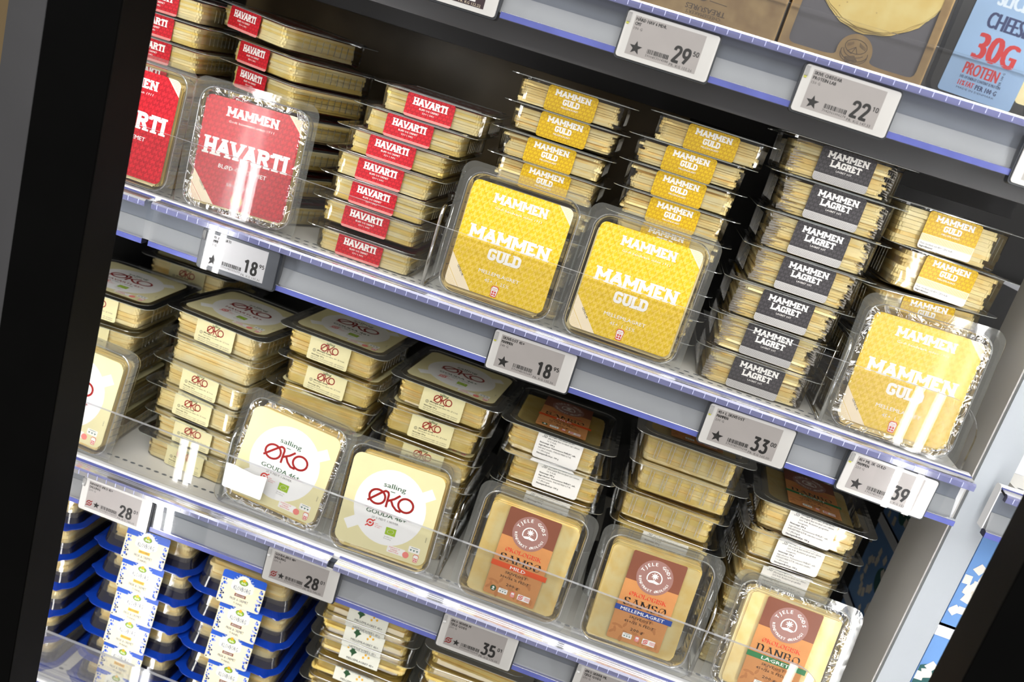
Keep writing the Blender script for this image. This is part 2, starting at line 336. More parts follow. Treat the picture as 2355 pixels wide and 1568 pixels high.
def m_pattern(s, x0, x1, y0, y1, m, m2, step=6.4, z=1, sc=1.0):
    """all-over woven pattern of tilted letter shapes"""
    j = 0; y = y0
    while y < y1+step:
        x = x0+(j % 2)*step*.5
        while x < x1+step:
            g = [(-.50, -.42), (-.34, .42), (0, -.12), (.34, .42), (.50, -.42)]
            r = math.radians(-24 if m2 else -24); c, q = math.cos(r), math.sin(r); k = step*.86*sc
            pts = [(x+(a*c-b*q)*k, y+(a*q+b*c)*k) for a, b in g]
            s.stroke(pts, step*.19, m, z, cl=True)
            x += step
        y += step*.76; j += 1
    if m2:
        k = 0; d = step*1.24
        for q in range(-30, 40):
            s.stroke([(x0+q*d, y0-5), (x0+q*d+(y1-y0+10)*.75, y1+5)], .22, m2, z+.5, cl=True)
            s.stroke([(x0+q*d, y0-5), (x0+q*d-(y1-y0+10)*.75, y1+5)], .22, m2, z+.5, cl=True)
# ---- small printed marks
def mark_o(s, x, y, r, m='markr', z=3):
    s.ring(x, y, r*.62, r, m, z, 18, math.radians(35), math.radians(200)); s.ring(x, y, r*.62, r, m, z, 18, math.radians(215), math.radians(380))
    s.ell(x, y, r*.42, r*.3, m, z, 10); s.stroke([(x+r*.5, y+r*.6), (x+r*1.1, y+r*1.1)], r*.3, m, z); s.stroke([(x-r*.5, y-r*.6), (x-r*1.1, y-r*1.1)], r*.3, m, z)
def mark_leaf(s, x, y, w, h, z=3):
    s.rect(x, y, w, h, 'leaf', z)
    for k in range(12):
        a = 2*PI*k/12; s.ell(x+w*.3*math.cos(a)+h*.1*math.sin(a), y+h*.28*math.sin(a), h*.05, h*.05, 'white', z+1, 5)
def mark_hearts(s, x, y, w, z=3):
    s.poly(rrect(w, w*.55, w*.08, 3, x, y), 'white', z)
    for k in (-1, 0, 1):
        cx = x+k*w*.28; cy = y-w*.06; q = w*.09
        s.poly([(cx-q, cy+q*.5), (cx-q*.5, cy+q), (cx, cy+q*.5), (cx+q*.5, cy+q), (cx+q, cy+q*.5), (cx, cy-q)], 'okot', z+1)
    s.rect(x, y+w*.17, w*.6, w*.04, 'okot', z+1)
def mark_tooth(s, x, y, h, z=3, small=False):
    w = h*.72
    s.poly([(x-w*.5, y+h*.3), (x-w*.3, y+h*.5), (x+w*.3, y+h*.5), (x+w*.5, y+h*.3), (x+w*.36, y-h*.45), (x+w*.25, y-h*.5), (x-w*.25, y-h*.5), (x-w*.36, y-h*.45)], 'markr', z)
    k = .86
    s.poly([(x-w*.5*k, y+h*.3*k), (x-w*.3*k, y+h*.5*k), (x+w*.3*k, y+h*.5*k), (x+w*.5*k, y+h*.3*k), (x+w*.36*k, y-h*.45*k), (x+w*.25*k, y-h*.5*k), (x-w*.25*k, y-h*.5*k), (x-w*.36*k, y-h*.45*k)], 'white', z+1)
    for a in (-1, 1):
        for b in (0, 1): s.rect(x+a*w*.15, y-h*.05-b*h*.22, w*.22, h*.16, 'markr', z+2)
    if not small: s.text('DANSK', x, y+h*.26, 'markr', h=h*.1, z=z+2); s.text('MÆLK', x, y+h*.12, 'markr', h=h*.08, z=z+2)
def oko_logo(s, cx, cy, w, h, m='okor', t=.085, z=4):
    def P(x, y): return (cx-w/2+x/1.75*w, cy-h/2+y*h)
    T = t*w*.55
    def circ(x, y, rx, ry, a0=0, a1=360, n=20): return [P(x+rx*math.cos(math.radians(a0+(a1-a0)*k/n)), y+ry*math.sin(math.radians(a0+(a1-a0)*k/n))) for k in range(n+1)]
    s.stroke(circ(.34, .5, .30, .42), T, m, z); s.stroke([P(.02, .14), P(.5, .86), P(.6, .97), P(.7, .93), P(.74, .8), P(.74, .05)], T, m, z)
    s.stroke([P(.74, .42), P(.98, .66), P(1.16, .95)], T, m, z); s.stroke([P(.86, .54), P(.98, .25), P(1.14, .06), P(1.32, .04)], T, m, z)
    s.stroke(circ(1.44, .48, .28, .40), T, m, z)
# ------------------------------------------------------------------ labels
LBL = {}
def corners(s, w, h, inkdot, line):
    """cream corner flaps bottom-left (with GENLUK) and top-right"""
    base = rrect(w, h, 6, 5)
    bl = clip(base, -w/2+w*.27, -h/2, h*.27, w*.24)
    s.poly(bl, 'cor', 2.4)
    ib = clip(rrect(w-1.2, h-1.2, 6, 5), -w/2+w*.13, -h/2, h*.27, w*.24)
    for i in range(12):
        for j in range(14):
            x = -w/2+1.4+i*1.25+(j % 2)*.6; y = -h/2+1.2+j*1.5
            if (x+w/2-w*.13)*h*.27+(y+h/2)*w*.24 < -10 and (x+w/2-6)**2+(y+h/2-6)**2 < 30 or ((x+w/2-w*.13)*h*.27+(y+h/2)*w*.24 < -10 and (x+w/2 > 6 or y+h/2 > 6)):
                s.ell(x, y, .3, .3, inkdot, 3, 5)
    s.stroke([(-w/2+w*.145, -h/2+.3), (-w/2+.3, -h/2+h*.165)], .35, line, 3)
    s.text('GENLUK', -w/2+w*.125, -h/2+h*.155, 'ink', h=2.0, w=11.5, z=3, weight=.01, rot=math.radians(-50))
    tr = clip(base, w/2-w*.15, h/2, -h*.15, -w*.15)
    s.poly(tr, 'cor', 2.4)
    for i in range(10):
        for j in range(10):
            x = w/2-1.4-i*1.25-(j % 2)*.6; y = h/2-1.4-j*1.4
            if (w/2-x)+(h/2-y)*1.0 < w*.135 and not (x > w/2-6 and y > h/2-6 and (x-w/2+6)**2+(y-h/2+6)**2 > 30): s.ell(x, y, .32, .32, inkdot, 3, 5)
def top_mammen(kind):
    s = Sheet(); w, h = 96.5, 101; s.cl = rrect(w, h, 6, 5)
    red = kind == 'havarti'
    s.poly(s.cl, 'red' if red else 'yel', 0)
    m_pattern(s, -w/2-3, w/2+3, -h/2-3, h/2+3, 'red2' if red else 'yel2', 'red2' if red else 'yel3', 6.6)
    corners(s, w, h, 'red' if red else 'cord', 'red' if red else 'cord')
    Y = lambda b: h/2-b*h
    s.slab('MAMMEN', 0, Y(.115), w*.53, h*.088, 'white', 4, .24)
    s.text('Godt håndværk siden 1911', 0, Y(.2), 'white', h=2.3, w=w*.47, z=4, shear=.2)
    if red:
        s.slab('HAVARTI', 0, Y(.46), w*.87, h*.165, 'white', 4, .23)
        s.text('BLØD OG CREMET', 0, Y(.625), 'white', h=4.0, w=w*.50, z=4, weight=.012)
        s.text('55+  I  34%', 0, Y(.78), 'white', h=3.2, w=w*.27, z=4)
        for r, m in ((6.2, 'cor'), (5.6, 'kraftd'), (4.9, 'kyel'), (3.6, 'cor')): s.ell(0, Y(.91), r, r, m, 4+(6.2-r)*.5, 24)
    else:
        s.slab('MAMMEN', 0, Y(.46), w*.80, h*.125, 'white', 4, .25)
        s.slab('GULD', 0, Y(.615), w*.33, h*.108, 'white', 4, .25)
        s.text('MELLEMLAGRET', 0, Y(.785), 'white', h=3.4, w=w*.41, z=4, weight=.01)
        s.text('45+  I  25%', 0, Y(.855), 'white', h=3.2, w=w*.25, z=4)
        mark_tooth(s, 0, Y(.935), 10.5, 4)
    return s.mesh('label_print')
def top_oko(kind):
    s = Sheet(); w, h = 98, 98; s.cl = rrect(w, h, 9, 6); s.poly(s.cl, 'oko', 0)
    Y = lambda b: h/2-b*h
    X = lambda a: -w/2+a*w
    s.stroke([(X(.09), Y(.80)), (X(.91), Y(.20))], 11, 'okow', 1)
    s.ell(0, Y(.49), w*.385, h*.41, 'okow', 1.5, 40)
    s.text('salling', X(.50), Y(.255), 'okog', h=5.4, w=w*.24, z=3, weight=.012, res=2); s.rect(X(.49), Y(.315), 5, .8, 'okog', 3)
    oko_logo(s, X(.495), Y(.41), w*.50, h*.185, 'okor')
    if kind == 'gouda': s.text('GOUDA 46+', X(.485), Y(.575), 'okog', h=4.6, w=w*.44, z=3, weight=.018, res=2)
    else: s.text('HAVARTI 45+', X(.50), Y(.575), 'okor', h=4.6, w=w*.46, z=3, weight=.018, res=2)
    s.text('25 % FEDT. I SKIVER.', X(.49), Y(.635), 'inkg', h=2.2, w=w*.30, z=3)
    mark_o(s, X(.34), Y(.705), 4.1); 
    for k, t in enumerate(('Stats-', 'kontrolleret', 'økologisk')): s.text(t, X(.395), Y(.695+k*.018), 'markr', h=1.1, z=3, align='l')
    mark_leaf(s, X(.575), Y(.735), 11, 8); s.text('DK-ØKO-100', X(.52), Y(.80), 'inkg', h=1.1, z=3, align='l'); s.text('EU-jordbrug', X(.52), Y(.82), 'inkg', h=1.1, z=3, align='l')
    mark_hearts(s, X(.865), Y(.845), 12); mark_tooth(s, X(.90), Y(.93), 8.5, 3, True)
    s.poly(rrect(19, 7.5, .8, 2, X(.68), Y(.915)), 'white', 2); 
    for k, t in enumerate(('ANBEFALET AF', 'DYRENES', 'BESKYTTELSE')): s.text(t, X(.66), Y(.892+k*.022), 'markr', h=1.3, z=3, weight=.01*(k > 0))
    s.ell(X(.79), Y(.925), 3.4, 3.4, 'pink', 3, 16)
    s.text('08.08.22', X(.955), Y(.70), 'inkg', h=1.2, z=3, rot=PI/2)
    return s.mesh('label_print')
def tree(s, x, y, r, z=6):
    s.ring(x, y-.1*r, r*.86, r, 'white', z, 24, math.radians(-25), math.radians(205))
    s.ell(x, y+r*.2, r*.45, r*.42, 'white', z, 10); s.rect(x, y-r*.3, r*.12, r*.5, 'white', z)
    s.poly([(x-r*.85, y-r*.55), (x-r*.1, y-r*.35), (x, y-r*.7), (x-r*.5, y-r*.75)], 'white', z); s.poly([(x+r*.85, y-r*.55), (x+r*.1, y-r*.35), (x, y-r*.7), (x+r*.5, y-r*.75)], 'white', z)
    for k in range(8):
        a = 2*PI*k/8; s.ell(x+r*.36*math.cos(a), y+r*.2+r*.34*math.sin(a), r*.1, r*.1, 'mauve', z+1, 6)
def top_tjele(kind):
    s = Sheet(); w, h = 54, 95; s.cl = rrect(w, h, 1.5, 2); s.poly(s.cl, 'kraft', 0)
    Y = lambda b: h/2-b*h
    s.poly(clip(s.cl, 0, Y(.32), 0, -1), 'brown', 1)
    rr = random.Random(3)
    for k in range(26):
        x = rr.uniform(-w*.45, w*.45); y = Y(rr.uniform(.62, .98)); a = rr.uniform(0, PI)
        s.ell(x, y, 3.4, 1.5, 'kraftd', 1, 8, a)
    s.ell(0, Y(.225), w*.335, w*.335, 'mauve', 2, 32)
    s.arc_text('TJELE GODS', 0, Y(.225), w*.262, math.radians(168), math.radians(12), 'white', 3.6, 5, .03)
    s.arc_text('RENDYRKET ØKOLOGI', 0, Y(.225), w*.262, math.radians(188), math.radians(352), 'white', 2.7, 5, .02, True)
    tree(s, 0, Y(.225), w*.145)
    s.slab('ØKOLOGISK', 0, Y(.462), w*.70, 4.0, 'markr', 3, .2, True, .07)
    nm = 'DANBO' if kind == 'danbo' else 'SAMSØ'
    s.slab(nm, 0, Y(.556), w*.80, 7.4, 'ink', 3, .2, True, .06, .08)
    bc = {'mild': 'orange', 'ml': 'blue', 'danbo': 'green'}[kind]; bt = {'mild': 'MILD', 'ml': 'MELLEMLAGRET', 'danbo': 'LAGRET'}[kind]
    s.rect(1.0, Y(.645), w+4, 5.6, bc, 3)
    if kind == 'danbo': s.text('(BGB)', 0, Y(.60), 'brown', h=2.4, z=3, weight=.01)
    s.text(bt, 0, Y(.645), 'white', h=3.5, w=w*(.30 if kind == 'mild' else .82 if kind == 'ml' else .5), z=5, weight=.02)
    s.text('SKIVEOST', 0, Y(.71), 'ink', h=2.7, w=w*.42, z=3, weight=.008)
    s.text({'mild': '30+/16 % FEDT', 'ml': '45+/25 % FEDT', 'danbo': '45+/26 % FEDT'}[kind], 0, Y(.765), 'ink', h=2.7, w=w*.56, z=3, weight=.008)
    s.text('200 g', 0, Y(.84), 'ink', h=3.0, w=w*.24, z=3, weight=.01)
    x0 = -w*.33
    if kind == 'mild': s.ell(x0, Y(.925), 3.1, 3.1, 'okog', 3, 16); s.ell(x0, Y(.918), 1.2, 1.2, 'white', 4, 8); s.rect(x0, Y(.94), 2.4, 1.0, 'white', 4)
    mark_hearts(s, -w*.14, Y(.925), 9.5); s.poly(rrect(4.6, 6, .8, 2, w*.05, Y(.925)), 'pink', 3); mark_tooth(s, w*.05, Y(.925), 5.4, 4, True)
    s.poly(rrect(13, 6, .6, 2, w*.27, Y(.925)), 'white', 3); mark_o(s, w*.21, Y(.925), 2.3, z=4)
    for k in range(3): s.rect(w*.34, Y(.912+k*.013), 5.5, .45, 'markr', 4)
    return s.mesh('label_print')
def side_label(kind):
    s = Sheet()
    if kind == 'havarti':
        w, h = 46.5, 21.5; s.cl = rrect(w, h, 2.2, 3); s.poly(s.cl, 'red', 0); m_pattern(s, -w/2-2, w/2+2, -h/2-2, h/2+2, 'red2', None, 4.4)
        s.poly(clip(s.cl, 0, -h/2+2.4, 0, 1), 'redp', 2)
        s.slab('HAVARTI', 0, 4.4, 33, 6.8, 'white', 4, .23); s.text('BLØD OG CREMET', 0, -1.5, 'white', h=1.75, w=19, z=4, weight=.02); s.text('55+ I 34%', 0, -4.7, 'white', h=1.7, w=11.5, z=4)
    elif kind in ('guld', 'guld250'):
        w = 48; h = 23 if kind == 'guld' else 34; s.cl = rrect(w, h, 2.6, 3); s.poly(s.cl, 'yel', 0)
        m_pattern(s, -w/2-2, w/2+2, -h/2-2, h/2+2, 'yel3', None, 4.4); t = h/2
        s.slab('MAMMEN', .5, t-5.2, 34, 5.6, 'white', 4, .25); s.slab('GULD', .5, t-12, 16, 5.6, 'white', 4, .25); s.text('MELLEMLAGRET', .5, t-17, 'white', h=1.6, w=16.5, z=4, weight=.015)
        if kind != 'guld':
            s.poly(clip(clip(s.cl, 0, t-20.5, 0, 1), 0, t-27, 0, -1), 'cor', 3)
            for i in range(36): s.rect(-w/2+1+i*1.3, t-23.8, .35, 5.2, 'cord', 3.5)
            s.poly(clip(s.cl, 0, t-27, 0, 1), 'white', 3)
            s.text('Fast, modnet ost 45+ / 25% fedt', -w/2+2, t-29, 'ink', h=1.6, w=29, z=4, align='l'); s.text('Ingredienser', -w/2+2, t-31.6, 'ink', h=1.6, w=12, z=4, align='l', weight=.03)
    elif kind == 'lagret':
        w, h = 48.5, 30.5; s.cl = rrect(w, h, 2.6, 3); s.poly(s.cl, 'gry', 0); m_pattern(s, -w/2-2, w/2+2, -h/2-2, h/2+2, 'gry2', None, 4.4); t = h/2
        s.slab('MAMMEN', .5, t-6.2, 36, 5.8, 'white', 4, .25); s.slab('LAGRET', .5, t-13.2, 27, 5.8, 'white', 4, .25); s.text('LAGRET OST', .5, t-18.6, 'white', h=1.6, w=14, z=4, weight=.015)
        s.poly(clip(s.cl, 0, t-23.5, 0, 1), 'gryl', 3)
        for i in range(60): s.rect(-w/2+.8+i*.8, -h/2+3.6, .25, 6, 'inkg', 3.3)
    elif kind == 'oko':
        w, h = 46, 27; s.cl = rrect(w, h, 2, 3); s.poly(s.cl, 'oko', 0); t = h/2
        s.text('salling', 0, t-4.3, 'okog', h=2.8, w=9.5, z=3, weight=.012); oko_logo(s, 0, t-10, 20, 8.6, 'okor', .1)
        s.ring(-16, t-16, 1.3, 1.7, 'inkg', 3, 10); s.rect(-16, t-16, .4, 1.8, 'inkg', 3); s.text('Økologisk Gouda', -13, t-15, 'ink', h=1.6, w=16, z=3, align='l', weight=.03)
        s.text('Fast modnet ost i skiver, 46+, 25 % fedt.', -13, t-17.6, 'inkg', h=1.5, w=32, z=3, align='l'); s.text('Nettovægt: 200 g', -18, t-20.4, 'ink', h=1.5, w=14, z=3, align='l', weight=.02)
        for k in range(2): s.text('Ingredienser: Pasteuriseret mælk*, salt, syrekultur', -18, t-22.8-k*2, 'inkg', h=1.2, w=38, z=3, align='l')
    elif kind in ('samso', 'danbo'):
        w, h = 48, 29; s.cl = rrect(w, h, 3, 4); s.poly(s.cl, 'white', 0); t = h/2
        s.ring(-16, t-4, 1.5, 1.9, 'ink', 3, 12); s.rect(-16, t-4, .5, 2, 'ink', 3); s.rect(-18.6, t-5.6, 1.6, .4, 'ink', 3)
        L = [('Økologisk mild Samsø ost 30+', 0, 1), ('Økologisk fast modnet ost i skiver,', 0, 0), ('16 % fedt.', 0, 0), ('Nettovægt: 200 g', 1, 1), ('Ingredienser: Pasteuriseret MÆLK*, salt,', 1, 1), ('mikrobiel osteløbe, MÆLKESYREKULTUR.', 1, 0), ('* = Økologisk.', 1, 0), ('Næringsindhold pr. 100 g', 1, 1)] if kind == 'samso' else \
            [('Økologisk lagret Danbo (BGB) ost 45+', 0, 1), ('Økologisk fast modnet ost i skiver,', 0, 0), ('26% fedt. Beskyttet geografisk', 0, 0), ('betegnelse', 0, 0), ('Nettovægt: 200 g', 1, 1), ('Ingredienser: Pasteuriseret MÆLK*, salt,', 1, 0), ('MÆLKESYREKULTUR, mikrobiel osteløbe.', 1, 0), ('* = Økologisk.', 1, 0), ('Næringsindhold pr. 100 g', 1, 1)]
        for k, (t_, left, b) in enumerate(L): s.text(t_, -20 if left else -13, t-2.6-k*2.95, 'ink', h=1.7, z=3, align='l', weight=.025*b, w=min(len(t_)*.98, 41 if left else 34))
    elif kind in ('berry', 'berry_red'):
        w, h = 50, 37.4; s.cl = rrect(w, h, 2.5, 3); s.poly(s.cl, 'kcream', 0); t = h/2
        s.poly(clip(s.cl, 0, t-9, 0, -1), 'kb', 1)
        for a, b, r in ((0, t-8, 8), (-6.5, t-12, 6.5), (6.5, t-12, 6.5), (0, t-15, 9.5), (-9, t-16, 4), (9, t-16, 4)): s.ell(a, b, r, r*.85, 'mwhite', 2, 18)
        for k in range(9): a = math.radians(25+k*16); s.stroke([(10.5*math.cos(a), t-12+9.5*math.sin(a)), (13*math.cos(a), t-12+11.6*math.sin(a))], .5, 'skyw', 2)
        s.ell(0, t-8.8, 5, 3.2, 'okog', 3, 20); s.ell(0, t-8.8, 4.3, 2.6, 'leaf', 3.4, 20); s.ell(0, t-6.2, 1.9, 1.6, 'kyel', 4, 8); s.text('Arla', 0, t-9.2, 'white', h=2.4, w=5.5, z=4.5, weight=.02)
        s.text('KLOVBORG', 0, t-16.2, 'cdark', h=5.2, w=19, z=4, weight=.0)
        s.rect(0, t-24, 13, 3.4, 'kyel' if kind == 'berry' else 'brown', 3)
        s.text('MED KOMMEN' if kind == 'berry' else 'ØKOLOGISK', 0, t-24, 'cdark' if kind == 'berry' else 'white', h=1.9, w=10.5, z=4)
        rr = random.Random(5)
        for sd in (-1, 1):
            for k in range(20):
                x = sd*(w/2-1.2-abs(rr.gauss(0, 2.8))); y = rr.uniform(-h/2+2, t-10)
                if abs(x) < w/2-1: s.ell(x, y, rr.uniform(.8, 1.7), rr.uniform(.8, 1.6), rr.choice(['kb', 'kb', 'klav', 'cdark']), 3, 8)
        s.text('FRISK & CREMET', 0, t-29, 'cdark', h=3.0, w=21, z=4); s.text('TUNNEL', 0, t-33.5, 'cdark', h=2.4, w=11, z=4)
    elif kind == 'meadow':
        w, h = 46, 22; s.cl = rrect(w, h, .8, 2); s.poly(s.cl, 'mwhite', 0)
        s.poly([(-12, 9), (-7, 9.5), (-7, 4), (-4, 2), (-7, -1), (-9, -5), (-10, -1), (-13, 1), (-11, 4)], 'okog', 2)
        for x, y in ((-18, 8), (-15, 5), (6, 3), (17, 8), (4, -1), (10, 1)): s.ell(x, y, 1.3, 1.6, 'kyel', 2, 6)
        s.text('DE GODE DAGE', 6, 5.5, 'inkg', h=2, w=22, z=2, shear=.2); s.text('MELLEMLAGRET 45+', 2, -7.5, 'ink', h=2.6, w=32, z=2, weight=.01)
    return s.mesh('label_print')
# ------------------------------------------------------------------ pack meshes
W0, D0 = 124.0, 131.0
def ring_pts(w, d, r, z, n=5): return [(x/1000, y/1000, z/1000) for x, y in rrect(w, d, r, n)]
def tray_mesh(w, d, h, ribs=True, bodyw=None, taper=3.0, mt='tray'):
    mb = MB(); bw, bd = w-18, d-18; n = 6
    o1 = ring_pts(w, d, 12, h, n); o0 = ring_pts(w, d, 12, h-.7, n); i1 = ring_pts(bw, bd, 14, h, n)
    i2 = ring_pts(bw-1.5, bd-1.5, 13, h-2.5, n); b1 = ring_pts(bw-taper, bd-taper, 12, 2.0, n); b2 = ring_pts(bw-taper-4, bd-taper-4, 10, .3, n)
    k = len(o1); q = lambda a, b: [(a*k+i, a*k+(i+1) % k, b*k+(i+1) % k, b*k+i) for i in range(k)]
    mb.add(o1+i1, [f for f in q(1, 0)], M['flange']); mb.add(o0+o1, q(0, 1), M['flange_edge'])
    e1, e2, e3 = ring_pts(bw+3.4, bd+3.4, 15, h+.05, n), ring_pts(bw+2.6, bd+2.6, 15, h+.55, n), ring_pts(bw+1.8, bd+1.8, 15, h+.05, n)
    mb.add(e1+e2+e3, q(1, 0)+q(2, 1), M['flange_edge'])
    mb.add(i1+i2+b1+b2, q(1, 0)+q(2, 1)+q(3, 2), M[mt]); mb.add(b2, [tuple(range(k-1, -1, -1))], M[mt])
    if ribs == 'front':
        for i in range(6):
            x = -bw/2+18+i*(bw-36)/5
            for dx in (-1.7, 1.7): mb.box((x+dx-.28)/1000, (x+dx+.28)/1000, (-bd/2-.2)/1000, (-bd/2+1.0)/1000, .006, (h-6)/1000, M['rib_glint'])
    if ribs:
        for sgn in (-1, 1):
            for i in range(9):
                y = (-bd/2+22+i*(bd-44)/8); x = sgn*(bw/2-1.4)
                mb.box(min(x, x+sgn*.5)/1000, max(x, x+sgn*.5)/1000, (y-.3)/1000, (y+.3)/1000, .006, (h-6)/1000, M['rib'])
    return mb.mesh('clear_tray')
def film_mesh(w, d, h, mode='flat'):
    mb = MB(); n = 6
    a = ring_pts(w-8, d-8, 13, h+.35, n); b = ring_pts(w-17, d-17, 13, h+.35, n); c = ring_pts(w-30, d-28, 12, h+.45, n); k = len(a)
    q = lambda A, B: [(A*k+i, A*k+(i+1) % k, B*k+(i+1) % k, B*k+i) for i in range(k)]
    mb.add(a+b, q(1, 0), M['film']); mb.add(b+c, q(1, 0), M['filmw' if mode != 'flat' else 'film']); mb.add(c, [tuple(range(k))], M['film' if mode == 'flat' else 'filmlab'])
    return mb.mesh('film')
def slices_mesh(w, d, h, n, seed, m='ch', wave=1.2, jit=2.0, fan=0, m2=None, z0=1.2, rough_edge=.8, thick=.965):
    rr = random.Random(seed); mb = MB(); t = (h-z0)/n; N = 40
    ph = [rr.uniform(0, 6.28) for _ in range(4)]
    for i in range(n):
        mm = m if not m2 or rr.random() < .6 else m2
        ox, oy = rr.uniform(-jit, jit), rr.uniform(-jit*.6, jit*.6); a = rr.uniform(-.012, .012)
        sw = w+rr.uniform(-jit, jit); pts = rrect(sw, d+rr.uniform(-jit, jit), 5, N//4-1)
        lo = []; hi = []; fz = fan*math.sin(i*.7+ph[3])
        for j, (x, y) in enumerate(pts):
            e = rough_edge*math.sin(j*1.7+i*2.1+ph[0])*.5+rr.uniform(-.25, .25)*rough_edge; s_ = 1+e/max(sw, d)
            X = (x*s_)*math.cos(a)-y*math.sin(a)+ox; Y = x*math.sin(a)+y*s_*math.cos(a)+oy
            dz = wave*math.sin(x*.045+ph[1])*.5+wave*.35*math.sin(x*.13+y*.07+ph[2]+i*.25)
            z = z0+i*t+dz*(.4+.6*(1-abs(i/n-.5)))*.5
            lo.append((X/1000, Y/1000, max(z, .3)/1000)); hi.append((X/1000, Y/1000, max(min(z+t*thick, h-.1), .4)/1000))
        k = len(lo)
        mb.add(lo+hi, [(q, (q+1) % k, k+(q+1) % k, k+q) for q in range(k)]+[tuple(range(k, 2*k)), tuple(range(k-1, -1, -1))], M[mm])
    return mb.mesh('cheese_slices')
def paper_mesh(w, d, h, n, seed):
    rr = random.Random(seed); mb = MB(); t = (h-2)/n
    for i in range(n):
        for sd in (-1, 1):
            # loose leaf edges that hang over the ends of the slices at the front corners
            ln = rr.uniform(10, 19) if sd < 0 else rr.uniform(3, 8); x0 = sd*(w/2+rr.uniform(1.5, 5)); P = []; K = 7; z = 1.6+(i+1)*t
            for k in range(K+1):
                f = k/K; x = x0-sd*f*ln; dp = (1-f)*t*rr.uniform(.75, 1.05)+.1; out = 2.6+rr.uniform(-.3, .3)-f*1.6
                y0 = -d/2-out+max(0, 5*(1-f*3))*.9
                P += [(x/1000, (y0+4.5)/1000, min(z+.3*math.sin(f*5+i), h-.4)/1000), (x/1000, y0/1000, max(z-dp*.25, .6)/1000), (x/1000, (y0+.4)/1000, max(z-dp, .5)/1000)]
            mb.add(P, [q for k in range(K) for q in ((3*k, 3*k+3, 3*k+4, 3*k+1), (3*k+1, 3*k+4, 3*k+5, 3*k+2))], M['paper'])
    return mb.mesh('paper_leaves')
RX90 = Matrix.Rotation(PI/2, 4, 'X')
KIND = {}
def defkind(name, H, nsl, top, side, sidew, topm=None, m='ch', m2=None, cw=88, cd_=98, film='flat', ribs=True, paper=False, wave=1.2, jit=2.0, fan=0, sideoff=0, lh=None, variants=3, ch_h=None, W=W0, D=D0, rough_edge=.8, cx=0):
    K = dict(H=H, tray=tray_mesh(W, D, H, ribs), film=film_mesh(W, D, H, film), filmc=film_mesh(W, D, H, 'wrinkled'), filmw=film_mesh(W, D, H, 'wet'),
             sl=[slices_mesh(cw, cd_, ch_h or H-3, nsl, 11*nsl+k, m, wave, jit, fan, m2, rough_edge=rough_edge) for k in range(variants)], W=W, D=D, cx=cx)
    K['paper'] = [paper_mesh(cw, cd_, H-2, nsl, 5+k) for k in range(2)] if paper else None
    K['top'] = top; K['side'] = side; K['lh'] = lh
    KIND[name] = K
TL = dict(havarti=top_mammen('havarti'), guld=top_mammen('guld'), gouda=top_oko('gouda'), okohav=top_oko('havarti'), mild=top_tjele('mild'), ml=top_tjele('ml'), danbo=top_tjele('danbo'))
SL = {k: side_label(k) for k in ('havarti', 'guld', 'guld250', 'lagret', 'oko', 'samso', 'danbo', 'meadow')}
defkind('havarti', 23.5, 8, TL['havarti'], SL['havarti'], 46.5, m='ch2', m2='ch3', lh=21.5, jit=1.2, cw=92, cd_=99)
defkind('guld', 24, 9, TL['guld'], SL['guld'], 48, m='ch', m2='ch2', lh=23, wave=3.2, jit=2.5, cw=94)
defkind('lagret', 33.5, 13, TL['guld'], SL['lagret'], 48.5, m='ch2', m2='ch', lh=30.5, paper=True, wave=2.5, fan=1, cw=84, jit=3)
defkind('guld250', 37.5, 9, TL['guld'], SL['guld250'], 48, m='ch2', m2='ch', lh=34, wave=2, jit=2.4, cw=86)
defkind('gouda', 29.5, 11, TL['gouda'], SL['oko'], 46, m='ch', m2='ch3', lh=27, cw=92, cd_=98, jit=1.4)
defkind('okohav', 29.5, 11, TL['okohav'], SL['oko'], 46, m='ch', m2='ch2', lh=27, cw=92, cd_=98, jit=1.4)
defkind('mild', 31, 12, TL['mild'], SL['samso'], 48, m='ch', m2='ch3', lh=29, cw=90, wave=2, jit=2.2)
defkind('ml', 31, 8, TL['ml'], SL['samso'], 48, m='ch', m2='ch3', lh=29, cw=90, jit=1.0, rough_edge=.3, ribs='front')
defkind('danbo', 31, 10, TL['danbo'], SL['danbo'], 48, m='ch', m2='ch2', lh=29, cw=90, wave=2.5, jit=2.6, paper=False)
defkind('meadow', 24, 6, None, SL['meadow'], 46, m='ch3', m2='ch', lh=22, cw=96, wave=4, jit=3)
def pack(kind, mtx, label, group, variant=0, top=True, side=True, sideoff=0, film='film', rotated=False, over=None, sidemesh=None):
    """mtx places the pack: local origin = centre of its bottom, front wall towards local -Y"""
    if over is None: over = kind in ('okohav', 'gouda', 'mild', 'ml', 'danbo')
    K = KIND[kind]; r = root('cheese_pack', label, 'cheese pack', group=group, mtx=mtx)
    link('clear_tray', K['tray'], r); 
    rot = Matrix.Rotation(PI*(variant % 2), 4, 'Z')
    link('cheese_slices', K['sl'][variant % len(K['sl'])], r, Matrix.Translation((0.001*((variant*7) % 5-2), -.004, 0)) @ rot)
    if K['paper']: link('paper_leaves', K['paper'][variant % 2], r, Matrix.Translation((0, -.004, 0)))
    link('clear_film', K[film], r)
    if top and K['top']:
        zz = K['H']/1000+(.0007 if over else -.0001)
        link('top_label', K['top'], r, Matrix.Translation((0, 0, zz)))
    if side:
        yf = -(K['D']-18)/2000; lh = K['lh']/1000
        tilt = Matrix.Rotation(math.radians(-2.0), 4, 'X')
        link('side_label', K['side'] if sidemesh is None else sidemesh, r, Matrix.Translation((sideoff, yf-.0008, K['H']/1000-.0012-lh/2)) @ tilt @ RX90)
    return r
ORD = ['top', 'second', 'third', 'fourth', 'fifth', 'sixth', 'seventh', 'eighth', 'ninth']
def from_top(i): return 'topmost' if i == 0 else ORD[i]+' from the top'
